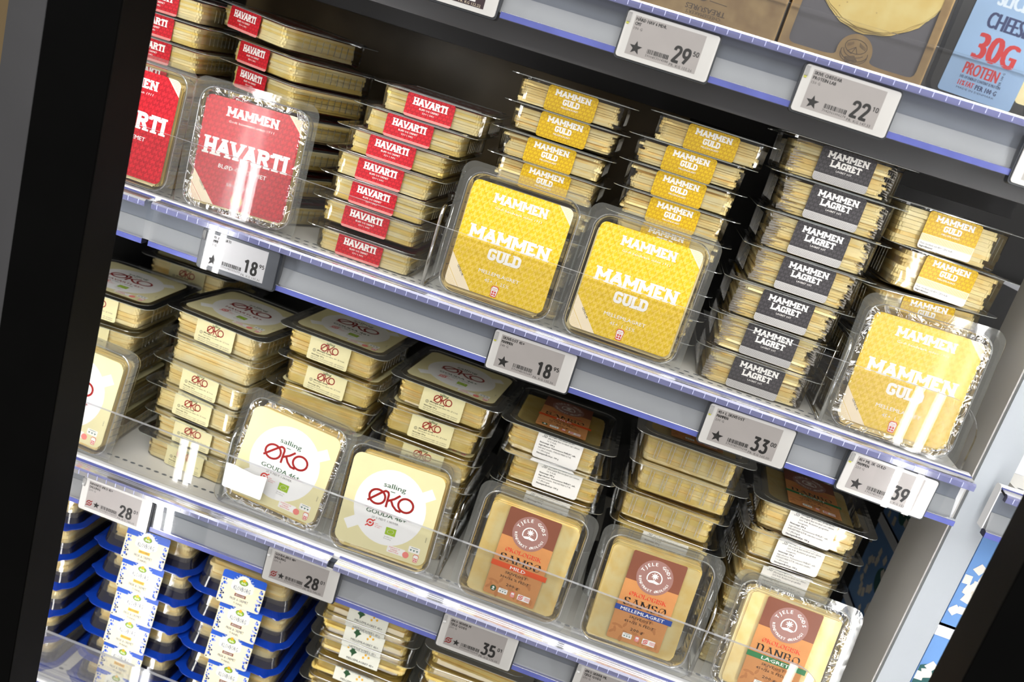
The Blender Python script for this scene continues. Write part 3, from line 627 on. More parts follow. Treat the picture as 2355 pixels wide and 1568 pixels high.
def flat(x, yfront, z, yaw, kind, tiltx=0, tilty=0):
    """matrix of a pack lying flat whose front flange centre sits at x,yfront"""
    K = KIND[kind]
    R = Matrix.Rotation(yaw, 4, 'Z') @ Matrix.Rotation(tilty, 4, 'Y') @ Matrix.Rotation(tiltx, 4, 'X')
    return Matrix.Translation((x, yfront, z)) @ R @ Matrix.Translation((0, K['D']/2000, 0))
def stack(kind, items, desc, where, group, y0, H=None, base=None, off=.0, **kw):
    """items: (x, z of label top, yaw degrees, options)"""
    H = KIND[kind]['H']/1000; items = [list(t) for t in items]
    if base is not None:
        zmin = base+H-.0012+.0002
        gap = items[-1][1]-zmin; n = int(gap/(H+.0004)) if gap > H*.6 else 0
        if n:
            st_ = gap/n; l = items[-1]
            keep = [{a: b for a, b in l[3].items() if a not in ('tx', 'ty')}] if len(l) > 3 else []
            items += [[l[0], l[1]-st_*(k+1), l[2]+((k*37) % 5-2)*.6]+keep for k in range(n)]
        items[-1][1] = max(items[-1][1], zmin)
        if n == 0 and gap < H*.6: items[-1][1] = zmin
        for i in range(len(items)-2, -1, -1): items[i][1] = max(items[i][1], items[i+1][1]+H+.0003)
    for i, it in enumerate(items):
        x, zt, yaw = it[:3]; o = dict(kw)
        if len(it) > 3: o.update(it[3])
        d = o.pop('desc', desc); tx = o.pop('tx', 0); ty = o.pop('ty', 0); dy = o.pop('dy', 0)
        pack(kind, flat(x, y0+dy, zt+.0012-H, math.radians(yaw), kind, math.radians(tx), math.radians(ty)), f"{d}, {from_top(i)} in the {where}", group, variant=o.pop('variant', i), **o)
def lean(kind, x, zc, yb, lean_deg, yaw, roll, label, group, film='film', variant=0, zs=None):
    """pack standing on its edge against the riser, its top label towards the aisle; x,zc = label centre"""
    K = KIND[kind]; H = K['H']/1000; D = K['D']/1000
    R = Matrix.Rotation(math.radians(yaw), 4, 'Z') @ Matrix.Rotation(math.radians(90-lean_deg), 4, 'X') @ Matrix.Rotation(math.radians(roll), 4, 'Z')
    c = Vector((x, yb+math.sin(math.radians(lean_deg))*D/2, zc))
    return pack(kind, Matrix.Translation(c) @ R @ Matrix.Translation((0, 0, -H)), label, group, variant=variant, film=film, side=True, over=(film == 'film' or kind not in ('havarti', 'guld250')))
# ================================================================== the case
ROW = [.2934, 0.0, -.2944, -.5835]
ST = .0065   # shelf top above its row datum
def make_shelf(R, x0, x1, breaks, label, n=0, under=False, bx0=None):
    bx0 = x0 if bx0 is None else bx0
    r = root('shelf', label, 'shelf', (x0, 0, R))
    def P(mb, name): o = mb.build(name, r); o.location = (-x0, 0, 0); return o
    P(MB().box(bx0, x1, .024, .40, ST-.004, ST, M['shelf']), 'shelf_board')
    lipz = [(.026, ST-.004), (.026, .0105), (.0245, .012), (.022, .0128), (.0165, .0128), (.0148, .012), (.0138, .010), (.0138, -.030), (.026, -.030)]
    P(MB().prof(lipz[::-1], x0, x1, M['lip']), 'front_lip')
    mb = MB(); mb.prof([(.0137, .007), (.0137, -.028), (.0132, -.028), (.0132, -.012), (.0132, .007)], x0+.001, x1-.004, M['grey_up'])
    mb.prof([(.0131, -.012), (.0131, -.029), (.0075, -.029), (.0122, -.012)], x0+.001, x1-.004, M['grey_lo']); P(mb, 'price_channel')
    segs = []; a = x0
    for b in breaks: segs.append((a, b-.0035)); a = b+.0035
    segs.append((a, x1))
    for (a, b) in segs:
        mb = MB()
        mb.prof([(-.0035, .0045), (-.0040, .0095), (-.002, .0112), (.0015, .0112), (.0025, .0045)], a, b, M['rail_blue'])
        mb.prof([(.0015, .0106), (.0120, .0112), (.0120, .0092), (.0015, .0080)], a, b, M['rail_clear'])
        mb.prof([(.0112, .0122), (.0137, .0122), (.0137, .0108), (.0112, .0108)], a, b, M['rail_dark'])
        for k in range(3): mb.prof([(.003+k*.0028, .0114), (.0036+k*.0028, .0118), (.0042+k*.0028, .0114)], a, b, M['rail_clear'])
        mb.prof([(.0035, -.0335), (.0030, -.0280), (.0055, -.0272), (.0085, -.0275), (.0130, -.0290), (.0130, -.0335)], a, b, M['rail_blue'])
        mb.prof([(.0028, -.0332), (.0028, -.0285), (.0034, -.0285), (.0034, -.0332)], a, b, M['rail_dark'])
        mb.add([(a, .0026, .0045), (b, .0026, .0045), (b, .0036, -.028), (a, .0036, -.028)], [(0, 1, 2, 3)], M['rail_cover'])
        P(mb, 'price_rail')
        mb = MB(); x = a+.006
        while x < b-.004:
            mb.box(x-.00025, x+.00025, -.0042, -.0034, .0055, .0100, M['tick']); x += .0105
        if mb.v: P(mb, 'rail_teeth')
    mb = MB(); x = bx0+.006
    while x < x1-.01:
        for yy in (.050, .062):
            if yy > .055 and n != 1: continue
            cx = x+(.005 if yy > .055 else 0)
            mb.add([(cx+.0031*math.cos(t*PI/4), yy+.0018*math.sin(t*PI/4), ST+.0001) for t in range(8)], [tuple(range(8))], M['hole'])
        x += .0094
    P(mb, 'perforations')['kind'] = 'stuff'
    if under:
        mb = MB(); mb.box(x0, x1, .045, .060, -.050, -.004, M['under']); mb.box(x0, x1, .060, .075, -.0455, -.004, M['under2']); P(mb, 'front_beam')
        mb = MB(); mb.box(x0, x1, .190, .25, -.0635, -.004, M['under2']); P(mb, 'rear_beam')
    else:
        mb = MB(); mb.box(bx0, x1, .06, .075, -.024, -.004, M['under2']); P(mb, 'front_beam')
    return r
def make_riser(R, x0, x1, h, label, curve=True):
    z0 = R+.0130; z1 = R+h; t = .0036; y = .0175
    prof = [(x0, z0), (x0, z1)]
    if curve:
        rr_ = .032
        prof += [(x1-rr_+rr_*math.sin(a), z1-rr_+rr_*math.cos(a)) for a in [PI/2*k/8 for k in range(9)]]
    else: prof += [(x1, z1)]
    prof += [(x1, z0)]
    n = len(prof); v = [(a, y, b) for a, b in prof]+[(a, y+t, b) for a, b in prof]
    mb = MB(); mb.add(v, [tuple(range(n-1, -1, -1)), tuple(range(n, 2*n))], M['acrylic'])
    mb.add(v, [(i, (i+1) % n, n+(i+1) % n, n+i) for i in range(n-1)], M['acr_edge'])
    o = mb.build('acrylic_riser'); tag(o, label, 'shelf riser'); return o
make_shelf(ROW[0], -.478, .43, [-.0865], 'white shelf above the others with kraft and protein packs', 0, under=True)
make_shelf(ROW[1], -.478, .43, [-.357], 'white shelf carrying the red, yellow and grey labelled cheese packs', 1)
make_shelf(ROW[2], -.478, .43, [-.0965], 'white shelf carrying the cream and kraft labelled cheese packs', 2)
make_shelf(ROW[3], -.478, .43, [], 'lowest white shelf carrying the blue tray cheese packs', 3)
make_shelf(ROW[1], .457, .90, [], 'short piece of shelf in the next bay, right of the white panel', 4, bx0=.483)
make_shelf(-.489, .457, .90, [], 'lower shelf of the next bay under the blue cartons', 5, bx0=.483)
make_riser(ROW[0], -.478, .43, .045, 'clear acrylic riser in front of the kraft packs on the upper shelf')
make_riser(ROW[1], -.478, .4215, .0725, 'clear acrylic riser in front of the red and yellow packs')
make_riser(ROW[2], -.478, .395, .0725, 'clear acrylic riser in front of the cream and kraft packs')
make_riser(ROW[3], -.478, .43, .0760, 'clear acrylic riser in front of the blue tray packs')
# setting
struct(MB().box(-.60, .445, .405, .415, -1.1, 1.0, M['back']).build('wall_back'))
o = struct(MB().box(-.60, .10, .400, .404, .008, .288, M['back_refl']).build('trim_3'))
mb = MB(); mb.box(.445, .476, .049, .135, -1.1, .9, M['panel']); struct(mb.build('wall_right'))
mb = MB(); mb.prof([(.043, -1.1), (.043, .9), (.0488, .9), (.0488, -1.1)], .4462, .4748, M['panelf']); struct(mb.build('trim_4'))
struct(MB().box(-.552, -.501, .03, .40, -1.1, 1.0, M['under2']).build('wall_left'))
struct(MB().box(-1.6, -.56, .55, .56, -1.1, 1.2, M['beige']).build('wall_back_left_bay'))
struct(MB().box(.445, 1.4, .405, .415, -1.1, 1.0, M['back']).build('wall_back_right_bay'))
for nm, xa, xb, xs in (('trim_1', -.363, -.307, (-.352, -.338)), ('trim_2', .4065, .470, (.412, .434))):
    r = bpy.data.objects.new(nm, None); COL.objects.link(r); r['kind'] = 'structure'; r.location = (xa, -.15, 0)
    mb = MB(); mb.box(0, xb-xa, -.025, .018, -1.1, 1.2, M['black']); o = mb.build('mullion_body', r)
    jx = (xb-xa) if xa < 0 else 0
    mb = MB(); mb.box(min(jx, jx+(.0008 if xa < 0 else -.0008)), max(jx, jx+(.0008 if xa < 0 else -.0008)), -.024, .0175, -1.1, 1.2, M['blackj']); o = mb.build('mullion_jamb', r)
    for x in xs:
        mb = MB(); mb.box(x-xa-.003, x-xa+.003, .0182, .0215, -1.0, 1.0, M['led_white']); o = mb.build('light_strip', r); o['label'] = 'white light strip'
# wire dividers
def divider(x, R, label, top=.088, yf=.040):
    mb = MB(); z0 = R+ST+.0022; P = [(x, yf, z0), (x, yf+.001, R+top*.8)]
    P += [(x, yf+.012-.011*math.cos(a), R+top-.012+.012*math.sin(a)) for a in [PI/2*k/6 for k in range(7)]]
    P += [(x, .34, R+top), (x, .35, R+top-.01), (x, .35, z0)]
    mb.tube(P, .0020, M['chrome'], 8); o = mb.build('wire_rod', None, True)
    r = root('wire_divider', label, 'shelf divider', (x, yf, z0)); o.parent = r; o.location = (-x, -yf, -z0)
    mb = MB(); mb.tube([(x, yf, z0), (x, .35, z0)], .0018, M['chrome'], 6); o = mb.build('foot_rod', r, True); o.location = (-x, -yf, -z0)
    mb = MB(); mb.tube([(x, yf+.045, z0), (x, yf+.045, R+top)], .0013, M['chrome'], 6); o = mb.build('brace_rod', r, True); o.location = (-x, -yf, -z0)
divider(-.0935, ROW[1], 'chrome wire divider between the red stack and the yellow packs')
divider(.2985, ROW[1], 'chrome wire divider between the grey-labelled stack and right yellow pack')
divider(-.2420, ROW[2], 'chrome wire divider left of the first cream-labelled gouda pack')
divider(.0045, ROW[2], 'chrome wire divider between gouda and orange-band pack')
divider(.2790, ROW[2], 'chrome wire divider between blue-band and green-band packs')
# ------------------------------------------------------------------ price tags
def digits(s, t, x, y, h, m='ink', w=None, z=3):
    s.slab(t, x, y, w, h, m, z, .17, False, None, .03)
def price_tag(x, R, roll, lines, price, cents, code, perkg, label, dark=False, eco=False, inv=False, glare=False, only=None, dz=0):
    """x,R = top left corner of the screen"""
    til = Matrix.Rotation(-.03, 4, 'X')
    mtx = Matrix.Translation((x+.030, 0, R-.0154+dz)) @ Matrix.Rotation(math.radians(roll), 4, 'Y') @ til
    r = root('price_tag', label, 'price tag', group=None, mtx=mtx)
    # local: x right, z up, screen faces -y ; origin = screen centre
    W, H = 81, 40.2; cx, cz = 2.0, -.6
    def plate(w, h, rad, y0, y1, m, name, rim=None):
        a = [(px/1000, y0, pz/1000) for px, pz in rrect(w, h, rad, 4, cx, cz)]; b = [(p[0], y1, p[2]) for p in a]; k = len(a)
        mb = MB(); mb.add(a+b, [tuple(range(k)), tuple(range(2*k-1, k-1, -1))]+[(i, k+i, k+(i+1) % k, (i+1) % k) for i in range(k)], M[m]); return mb.build(name, r)
    plate(W, H, 3.2, .0013, .0105, 'tagd', 'tag_back'); plate(W-3.0, H-3.0, 2.4, -.0006, .0011, 'tagb' if dark else 'tagw', 'tag_frame')
    mb = MB(); a = [(px/1000, -.0016, pz/1000) for px, pz in rrect(W-.8, H-.8, 3, 4, cx, cz)]; mb.add(a, [tuple(range(len(a)))], M['tagcov']); mb.build('clear_cover', r)
    mb = MB(); mb.box(-.0365, -.0335, -.0026, -.0010, .0090, .0165, M['tagclr']); mb.build('clip_tab', r)
    mb = MB(); mb.box(-.0362, -.0340, -.0013, -.0008, .0072, .0088, M['lime' if not dark and not eco else 'tagclr']); mb.build('indicator_lamp', r)
    s = Sheet(); w, h = 60.1, 30.8; s.poly([(-w/2, -h/2), (w/2, -h/2), (w/2, h/2), (-w/2, h/2)], 'scrd' if inv else 'scrl' if dark else 'scr', 0)
    ik = 'white' if inv else 'ink'; ig = 'cor' if inv else 'inkg'
    T = h/2
    for k, t_ in enumerate(lines): s.text(t_, -w/2+1.2, T-2.4-k*3.7, ik, h=2.7, w=len(t_)*1.72, z=2, weight=.03, align='l')
    wt = only or ('140 G' if price == '18' else '200 G'); s.text(wt, -w/2+1.2, T-2.4-len(lines)*3.7, ig, h=2.3, z=2, align='l')
    if eco: mark_o(s, -w/2+4.3, -T+6.0, 3.1, 'okor', 2)
    sx_ = -w/2+(12.5 if eco else 7.6); sr = 3.8 if eco else 5.6; sy_ = -T+6.2
    s.poly([(sx_+(sr if k % 2 == 0 else sr*.42)*math.sin(k*PI/5), sy_+(sr if k % 2 == 0 else sr*.42)*math.cos(k*PI/5)) for k in range(10)], ik, 2)
    rr = random.Random(hash(code) % 1000 if False else int(code[-4:])); bx = -w/2+17.5
    while bx < -w/2+36:
        bw = rr.choice([.3, .3, .5, .7, .9]); s.rect(bx+bw/2, -T+6.4, bw, 3.6, ik, 2); bx += bw+rr.choice([.3, .4, .6])
    s.text(code, -w/2+26.8, -T+3.0, ig, h=2.0, w=19.5, z=2); s.text('PR. KG '+perkg, w/2-1.0-11.5, -T+1.9, ig, h=2.2, w=19.5, z=2)
    if price: digits(s, price, w/2-14.6, -T+10.9, 14.0, ik, w=15.0, z=2); digits(s, cents, w/2-3.6, -T+15.0, 4.0, ik, w=5.2, z=2)
    me = s.mesh('screen_print'); link('screen', me, r, Matrix.Translation((0, -.0007, 0)) @ RX90)
    return r
price_tag(.0280-.0010, ROW[0], 0, ['HÅRD HAV 6 MDR.', 'CMT'], '29', '50', '5900857014388', '155,26', 'white price tag for hard cheese reading 29.50, below the upside-down kraft pack', only='190 G')
price_tag(.1768, ROW[0], .5, ['SKIVE CHEDDAR', 'PROTEIN LAB'], '22', '10', '7042961006274', '147,33', 'white price tag for sliced cheddar reading 22.10, below the cheese emblem', only='150 G')
price_tag(-.1575, ROW[0]-.0005, 0, ['SKIVEOST'], '22', '00', '5703980000122', '122,22', 'price tag with dark plum screen at the top edge of the photo', inv=True, only='180 G')
price_tag(.3580, ROW[0]-.003, 0, ['SKIVE OST'], '25', '00', '5703985050101', '166,66', 'price tag cut by the right photo edge on the upper shelf', only='150 G')
price_tag(-.2924, ROW[1]+.0005, -.5, ['REO. HAVARTI', 'MAMMEN'], '18', '95', '5703985055670', '135,36', 'price tag with dark bezel reading 18.95 below the red packs', dark=True)
price_tag(0.0, ROW[1], -.6, ['SKIVEOST 45+', 'MAMMEN'], '18', '95', '5703985055687', '135,36', 'white price tag reading 18.95 below the two yellow packs')
price_tag(.2036, ROW[1], -.4, ['45+ L SKIVEOST', 'MAMMEN'], '33', '00', '5703985070208', '165,00', 'white price tag reading 33.00 below the grey-labelled stack')
price_tag(.3310, ROW[1], 1.2, ['45+ ML SK GULD', 'MAMMEN'], '39', '95', '5703985055267', '159,80', 'white price tag at the right shelf end with a lamp glare', only='250 G')
price_tag(-.3660, ROW[2], .6, ['HAVARTI ØKO 45+', 'SALLING'], '28', '01', '5707871196907', '140,05', 'leftmost white price tag reading 28.01 with red round mark', eco=True)
price_tag(-.1562, ROW[2], -.6, ['GOUDA ØKO 48+', 'SALLING'], '28', '01', '5707673106993', '140,05', 'white price tag reading 28.01 below the gap of the rail', eco=True)
price_tag(.0349, ROW[2], -.4, ['ØKO SKIVER M', 'TJELE GODS'], '35', '01', '5703905055605', '175,05', 'white price tag reading 35.01 below the orange-band pack', eco=True)
price_tag(.1752, ROW[2], 0, ['ØKO SKIVER ML', 'TJELE GODS'], '35', '01', '5703905055612', '175,05', 'price tag cut by the lower photo edge below the blue-band pack', eco=True)
# ------------------------------------------------------------------ row 1: red, yellow, grey
Z1 = ROW[1]+ST; Z2 = ROW[2]+ST; Z3 = ROW[3]+ST; Z0 = ROW[0]+ST
HV = 'red-labelled havarti pack'
stack('havarti', [(-.4310, .190, 4), (-.4320, .1705, 2), (-.4300, .1485, 2)], HV, 'stack beside the black frame', 'havarti packs', .066, base=Z1)
stack('havarti', [(-.3420, .2005, -25, dict(tx=0, ty=2)), (-.3255, .1717, -26), (-.3230, .147, -26)], HV, 'turned stack', 'havarti packs', .082, base=Z1, sideoff=-.011)
stack('havarti', [(-.1287, .172, 3), (-.1434, .148, 1), (-.1545, .1262, 1), (-.1601, .1035, 0), (-.1609, .0816, -1), (-.1619, .0575, 0), (-.161, .0333, 0)], HV, 'open stack', 'havarti packs', .043, base=Z1, sideoff=-.004)
GD = 'thin yellow-labelled cheese pack'
stack('guld', [(-.0113, .2209, 1), (-.0113, .196, 0), (-.0164, .1695, 0), (-.0138, .1486-.003, 0)], GD, 'left yellow stack', 'thin yellow packs', .066, base=Z1)
stack('guld', [(.1221, .2252, 0), (.1091, .2, -1), (.1082, .1767, 0), (.1108, .1523, 0)], GD, 'right yellow stack', 'thin yellow packs', .066, base=Z1)
stack('lagret', [(.237, .2383, 1), (.2411, .2076, 0), (.2401, .1735, 0), (.2407, .1394, 1), (.2343, .1008, 0), (.2325, .0664, -1), (.2323, .0332, 0)], 'thick grey-labelled cheese pack', 'stack of seven', 'grey-labelled packs', .046, base=Z1, sideoff=.001)
stack('guld250', [(.349, .216, 2), (.361, .1778, 3, dict(ty=1.5, film='filmw')), (.3590, .1395, 5, dict(ty=-3))], 'thick yellow-labelled cheese pack with white text strip', 'rightmost stack', 'thick yellow packs', .066, base=Z1, sideoff=0)
lean('havarti', -.4137, .0715, .0245, 4, 0, 0, 'red-labelled cheese pack standing, half hidden by the black frame', 'standing front packs', 'film')
lean('havarti', -.2880, .0720, .0245, 4, 2, 2.2, 'red-labelled cheese pack standing with crinkled glossy film', 'standing front packs', 'filmc', 1)
lean('guld', -.0226, .0722, .0245, 5, 0, 0, 'left of two yellow-labelled packs standing side by side', 'standing front packs', 'film')
lean('guld', .1000, .0718, .0245, 5, 0, 0, 'right of two yellow-labelled packs standing side by side', 'standing front packs', 'film', 1)
lean('guld250', .3545, .0722, .0245, 5, -3, 1.2, 'yellow-labelled pack standing alone at the right shelf end, film crinkled', 'standing front packs', 'filmw', 2)
# ------------------------------------------------------------------ row 2: cream and kraft labels
stack('okohav', [(-.4300, -.1200, 3), (-.4350, -.1540, 6), (-.438, -.184, 4)], 'cream-labelled havarti pack', 'stack beside the black frame', 'cream-labelled havarti packs', .055, base=Z2)
stack('okohav', [(-.4130, -.1100, 2)], 'cream-labelled pack', 'rear stack', 'cream-labelled havarti packs', .205, base=Z2)
stack('okohav', [(-.2992, -.1111, -6), (-.2985, -.1400, -5, dict(side=False)), (-.3048, -.1700, -8), (-.3066, -.1990, -6), (-.2998, -.2300, -4), (-.303, -.2593, -5)], 'cream-labelled havarti pack', 'unblocked stack', 'cream-labelled havarti packs', .061, base=Z2, sideoff=.0)
stack('gouda', [(-.1742, -.0879, -3), (-.1703, -.1202, -4), (-.172, -.151, 3, dict(side=False))], 'cream-labelled gouda pack', 'left gouda stack', 'cream-labelled gouda packs', .066, base=Z2, sideoff=-.002)
stack('gouda', [(-.0472, -.0995, -3), (-.0499, -.1312, 2), (-.0515, -.1648, -2)], 'cream-labelled gouda pack', 'right gouda stack', 'cream-labelled gouda packs', .066, base=Z2)
stack('mild', [(.0766, -.1055, 0), (.0864, -.1353, 2), (.0835, -.1685, 1)], 'kraft-labelled pack with text sticker', 'stack behind orange-band pack', 'kraft-labelled packs', .066, base=Z2, sideoff=.004)
stack('ml', [(.2094, -.0684, 0, dict(side=False)), (.2128, -.0995, 2, dict(side=False)), (.2050, -.1330, -1, dict(side=False)), (.2136, -.1665, 0)], 'ribbed kraft-labelled pack', 'stack behind blue-band pack', 'ribbed kraft-labelled packs', .066, base=Z2)
stack('danbo', [(.3396, -.0936, -3), (.3404, -.1257, 2, dict(film='filmw')), (.3371, -.1578, 1)], 'danbo pack with white sticker', 'stack behind green-band pack', 'kraft-labelled danbo packs', .066, base=Z2)
lean('okohav', -.4225, -.2215, .0245, 6, 0, -3, 'cream-labelled cheese pack standing, half hidden by the black frame', 'standing front packs', 'film')
lean('gouda', -.1790, -.2170, .0245, 6, 0, -3.5, 'left of two cream-labelled gouda packs, tilted, standing', 'standing front packs', 'filmc', 1)
lean('gouda', -.0610, -.2225, .0245, 6, 0, 2.0, 'right of two cream-labelled gouda packs standing', 'standing front packs', 'film', 2)
lean('mild', .0820, -.2225, .0245, 6, 0, 0, 'kraft-labelled standing pack with orange band reading MILD', 'standing front packs', 'film', 1)
lean('ml', .2118, -.2205, .0245, 6, 0, 1.5, 'kraft-labelled standing pack with blue band reading MELLEMLAGRET', 'standing front packs', 'film')
lean('danbo', .3470, -.2190, .0245, 6, -4, 1.5, 'kraft-labelled standing danbo pack with green band and glossy film', 'standing front packs', 'filmw', 2)
# torn paper label on the riser
mb = MB(); pts = [(-.2341, -.2292), (-.226, -.2285), (-.218, -.2298), (-.207, -.2312), (-.200, -.2318), (-.192, -.2300), (-.1885, -.2296), (-.190, -.2555), (-.1912, -.2568), (-.2318, -.2560), (-.2335, -.2550)]
k = len(pts); mb.add([(a, .0172, b) for a, b in pts]+[(a, .0170, b) for a, b in pts], [tuple(range(k, 2*k)), tuple(range(k-1, -1, -1))]+[(i, (i+1) % k, k+(i+1) % k, k+i) for i in range(k)], M['white'])
tag(mb.build('torn_label'), 'torn white paper label stuck on the clear riser', 'paper label')
# ------------------------------------------------------------------ row 3: blue trays
def berry_parts():
    W, D, H = 134, 150, 37.0; mb = MB(); k = 48; n = 6
    def lobes(w, d, z, amp):
        out = []
        for i, (x, y) in enumerate(rrect(w, d, 20, 11)):
            a = amp*max(0, math.sin(i/48*2*PI*4+.8))**2; L_ = math.hypot(x, y); out.append(((x*(1+a/L_))/1000, (y*(1+a/L_))/1000, z/1000))
        return out
    a = lobes(W-11, D-10, .8, 4.5); b = lobes(W-11, D-10, 1.7, 4.5); c = [(x, y, .004) for x, y, z in lobes(W-26, D-26, 4, 0)]; e = [(x, y, .0006) for x, y, z in lobes(W-30, D-30, 0, 0)]
    k = len(a); q = lambda A, B: [(A*k+i, A*k+(i+1) % k, B*k+(i+1) % k, B*k+i) for i in range(k)]
    mb.add(a+b+c+e, q(0, 1)+q(1, 2)+q(3, 0)+[tuple(range(4*k-1, 3*k-1, -1))], M['kblue'])
    base = mb.mesh('blue_base')
    rg = lambda w, d, r, z: ring_pts(w, d, r, z, 6)
    r1, r2, r3, r4, r5 = rg(W-24, D-24, 16, 3.5), rg(W-27, D-27, 15, 10), rg(W-29, D-29, 15, 16), rg(W-33, D-33, 14, H-6), rg(W-42, D-42, 12, H-1)
    k = len(r1); q = lambda A, B: [(A*k+i, A*k+(i+1) % k, B*k+(i+1) % k, B*k+i) for i in range(k)]
    m1 = MB(); m1.add(r1+r2+r3, q(0, 1)+q(1, 2), M['knavy']); navy = m1.mesh('navy_band', True)
    m2 = MB(); m2.add(r3+r4+r5, q(0, 1)+q(1, 2)+[tuple(range(2*k, 3*k))], M['filmwet']); dome = m2.mesh('clear_dome', False)
    sl = [slices_mesh(W-46, D-44, H-3.5, 7, 90+j, 'ch', 2.2, 2.6, .8, 'ch2', z0=5) for j in range(3)]
    return base, navy, dome, sl
BP = berry_parts(); BL = {'y': side_label('berry'), 'r': side_label('berry_red')}
def berry_pack(x, zb, yaw, label, lab, v, group='blue tray packs', y0=.030):
    R = Matrix.Rotation(math.radians(yaw), 4, 'Z'); mtx = Matrix.Translation((x, y0, zb)) @ R @ Matrix.Translation((0, .075, 0))
    r = root('cheese_pack', label, 'cheese pack', group=group, mtx=mtx)
    for nm, me in (('blue_base', BP[0]), ('navy_band', BP[1]), ('clear_dome', BP[2]), ('cheese_slices', BP[3][v % 3])): link(nm, me, r)
    tilt = Matrix.Rotation(math.radians(-9), 4, 'X')
    link('side_label', BL[lab], r, Matrix.Translation((.002, -.0745+.0035, .0192)) @ tilt @ RX90)
def berry_stack(xs, ztops, lab, desc, where, y0=.030, v0=0):
    H = .037; z = list(ztops)
    zs = [t+.0005-H for t in z]
    zs[-1] = max(zs[-1], Z3+.0002)
    for i in range(len(zs)-2, -1, -1): zs[i] = max(zs[i], zs[i+1]+H+.0002)
    for i, (x, zb) in enumerate(zip(xs, zs)): berry_pack(x, zb, [2, -1, 1, 0, -2, 1][i % 6], f'{desc}, {from_top(i)} in the {where}', lab, i+v0, y0=y0)
berry_stack([-.452, -.455, -.450, -.453, -.456, -.452], [-.352, -.391, -.429, -.467, -.505, -.541], 'y', 'blue tray cheese pack', 'column beside black frame', v0=1)
berry_stack([-.310, -.3095, -.3086, -.311, -.3121, -.3135], [-.354, -.3918, -.429, -.468, -.506, -.5435], 'y', 'blue tray pack with yellow strip', 'left full column')
berry_stack([-.1938, -.1903, -.1918, -.1875, -.1870], [-.3639+.0, -.4009, -.4361, -.473, -.511], 'r', 'blue tray pack with red-brown strip', 'right column', v0=2)
stack('meadow', [(-.0549, -.361, 0), (-.053, -.3845, 1), (-.0521, -.4082, 0)], 'clear pack with white flower label', 'flower stack', 'flower-labelled packs', .051, base=Z3)
# plain packs with a blue printed bird on the lid
s = Sheet(); s.poly([(-16, -6), (-8, 4), (0, 9), (8, 8), (20, -4), (10, -1), (2, -6), (-6, -10)], 'cdark', 0)
for k in range(14): s.ell(-2+(k % 5)*3-1.5*(k//5), 4-(k//5)*3, .8, .6, 'white', 1, 6)
s.poly([(-2, 8), (2, 12), (6, 11), (7, 7)], 'cdark', 0); birdm = s.mesh('label_print')
KIND['bird'] = dict(KIND['meadow']); KIND['bird']['top'] = birdm
stack('bird', [(.0740, -.3700, 0), (.0720, -.396, 2), (.070, -.4205, 0)], 'clear pack with dark blue bird print', 'left bird stack', 'bird-print packs', .045, base=Z3, side=False)
stack('bird', [(.2050, -.3750, 0), (.2060, -.401, 2)], 'clear pack with dark blue bird print', 'right bird stack', 'bird-print packs', .055, base=Z3, side=False)
# ------------------------------------------------------------------ row 0: kraft packs and protein pack
def hole_plate(name, outer, inner, t, m, parent, y):
    cu = bpy.data.curves.new('o', 'CURVE'); cu.dimensions = '2D'; cu.fill_mode = 'BOTH'; cu.extrude = t/2000
    for ring in (outer, inner):
        sp = cu.splines.new('POLY'); sp.points.add(len(ring)-1); sp.use_cyclic_u = True
        for p, (a, b) in zip(sp.points, ring): p.co = (a/1000, b/1000, 0, 1)
    o = bpy.data.objects.new('o', cu); COL.objects.link(o); dg = bpy.context.evaluated_depsgraph_get()
    me = bpy.data.meshes.new_from_object(o.evaluated_get(dg)); bpy.data.objects.remove(o); me.name = name
    me.materials.clear(); me.materials.append(M[m]); return link(name, me, parent, Matrix.Translation((0, y, 0)) @ RX90)
def smooth_ring(pts, n=6):
    out = []
    for i in range(len(pts)):
        p0, p1, p2 = Vector(pts[i-1]), Vector(pts[i]), Vector(pts[(i+1) % len(pts)])
        a = p1+(p0-p1).normalized()*min(6, (p0-p1).length*.45); b = p1+(p2-p1).normalized()*min(6, (p2-p1).length*.45)
        for k in range(n+1): t = k/n; out.append(tuple(a*(1-t)**2+p1*2*t*(1-t)+b*t*t))
    return out
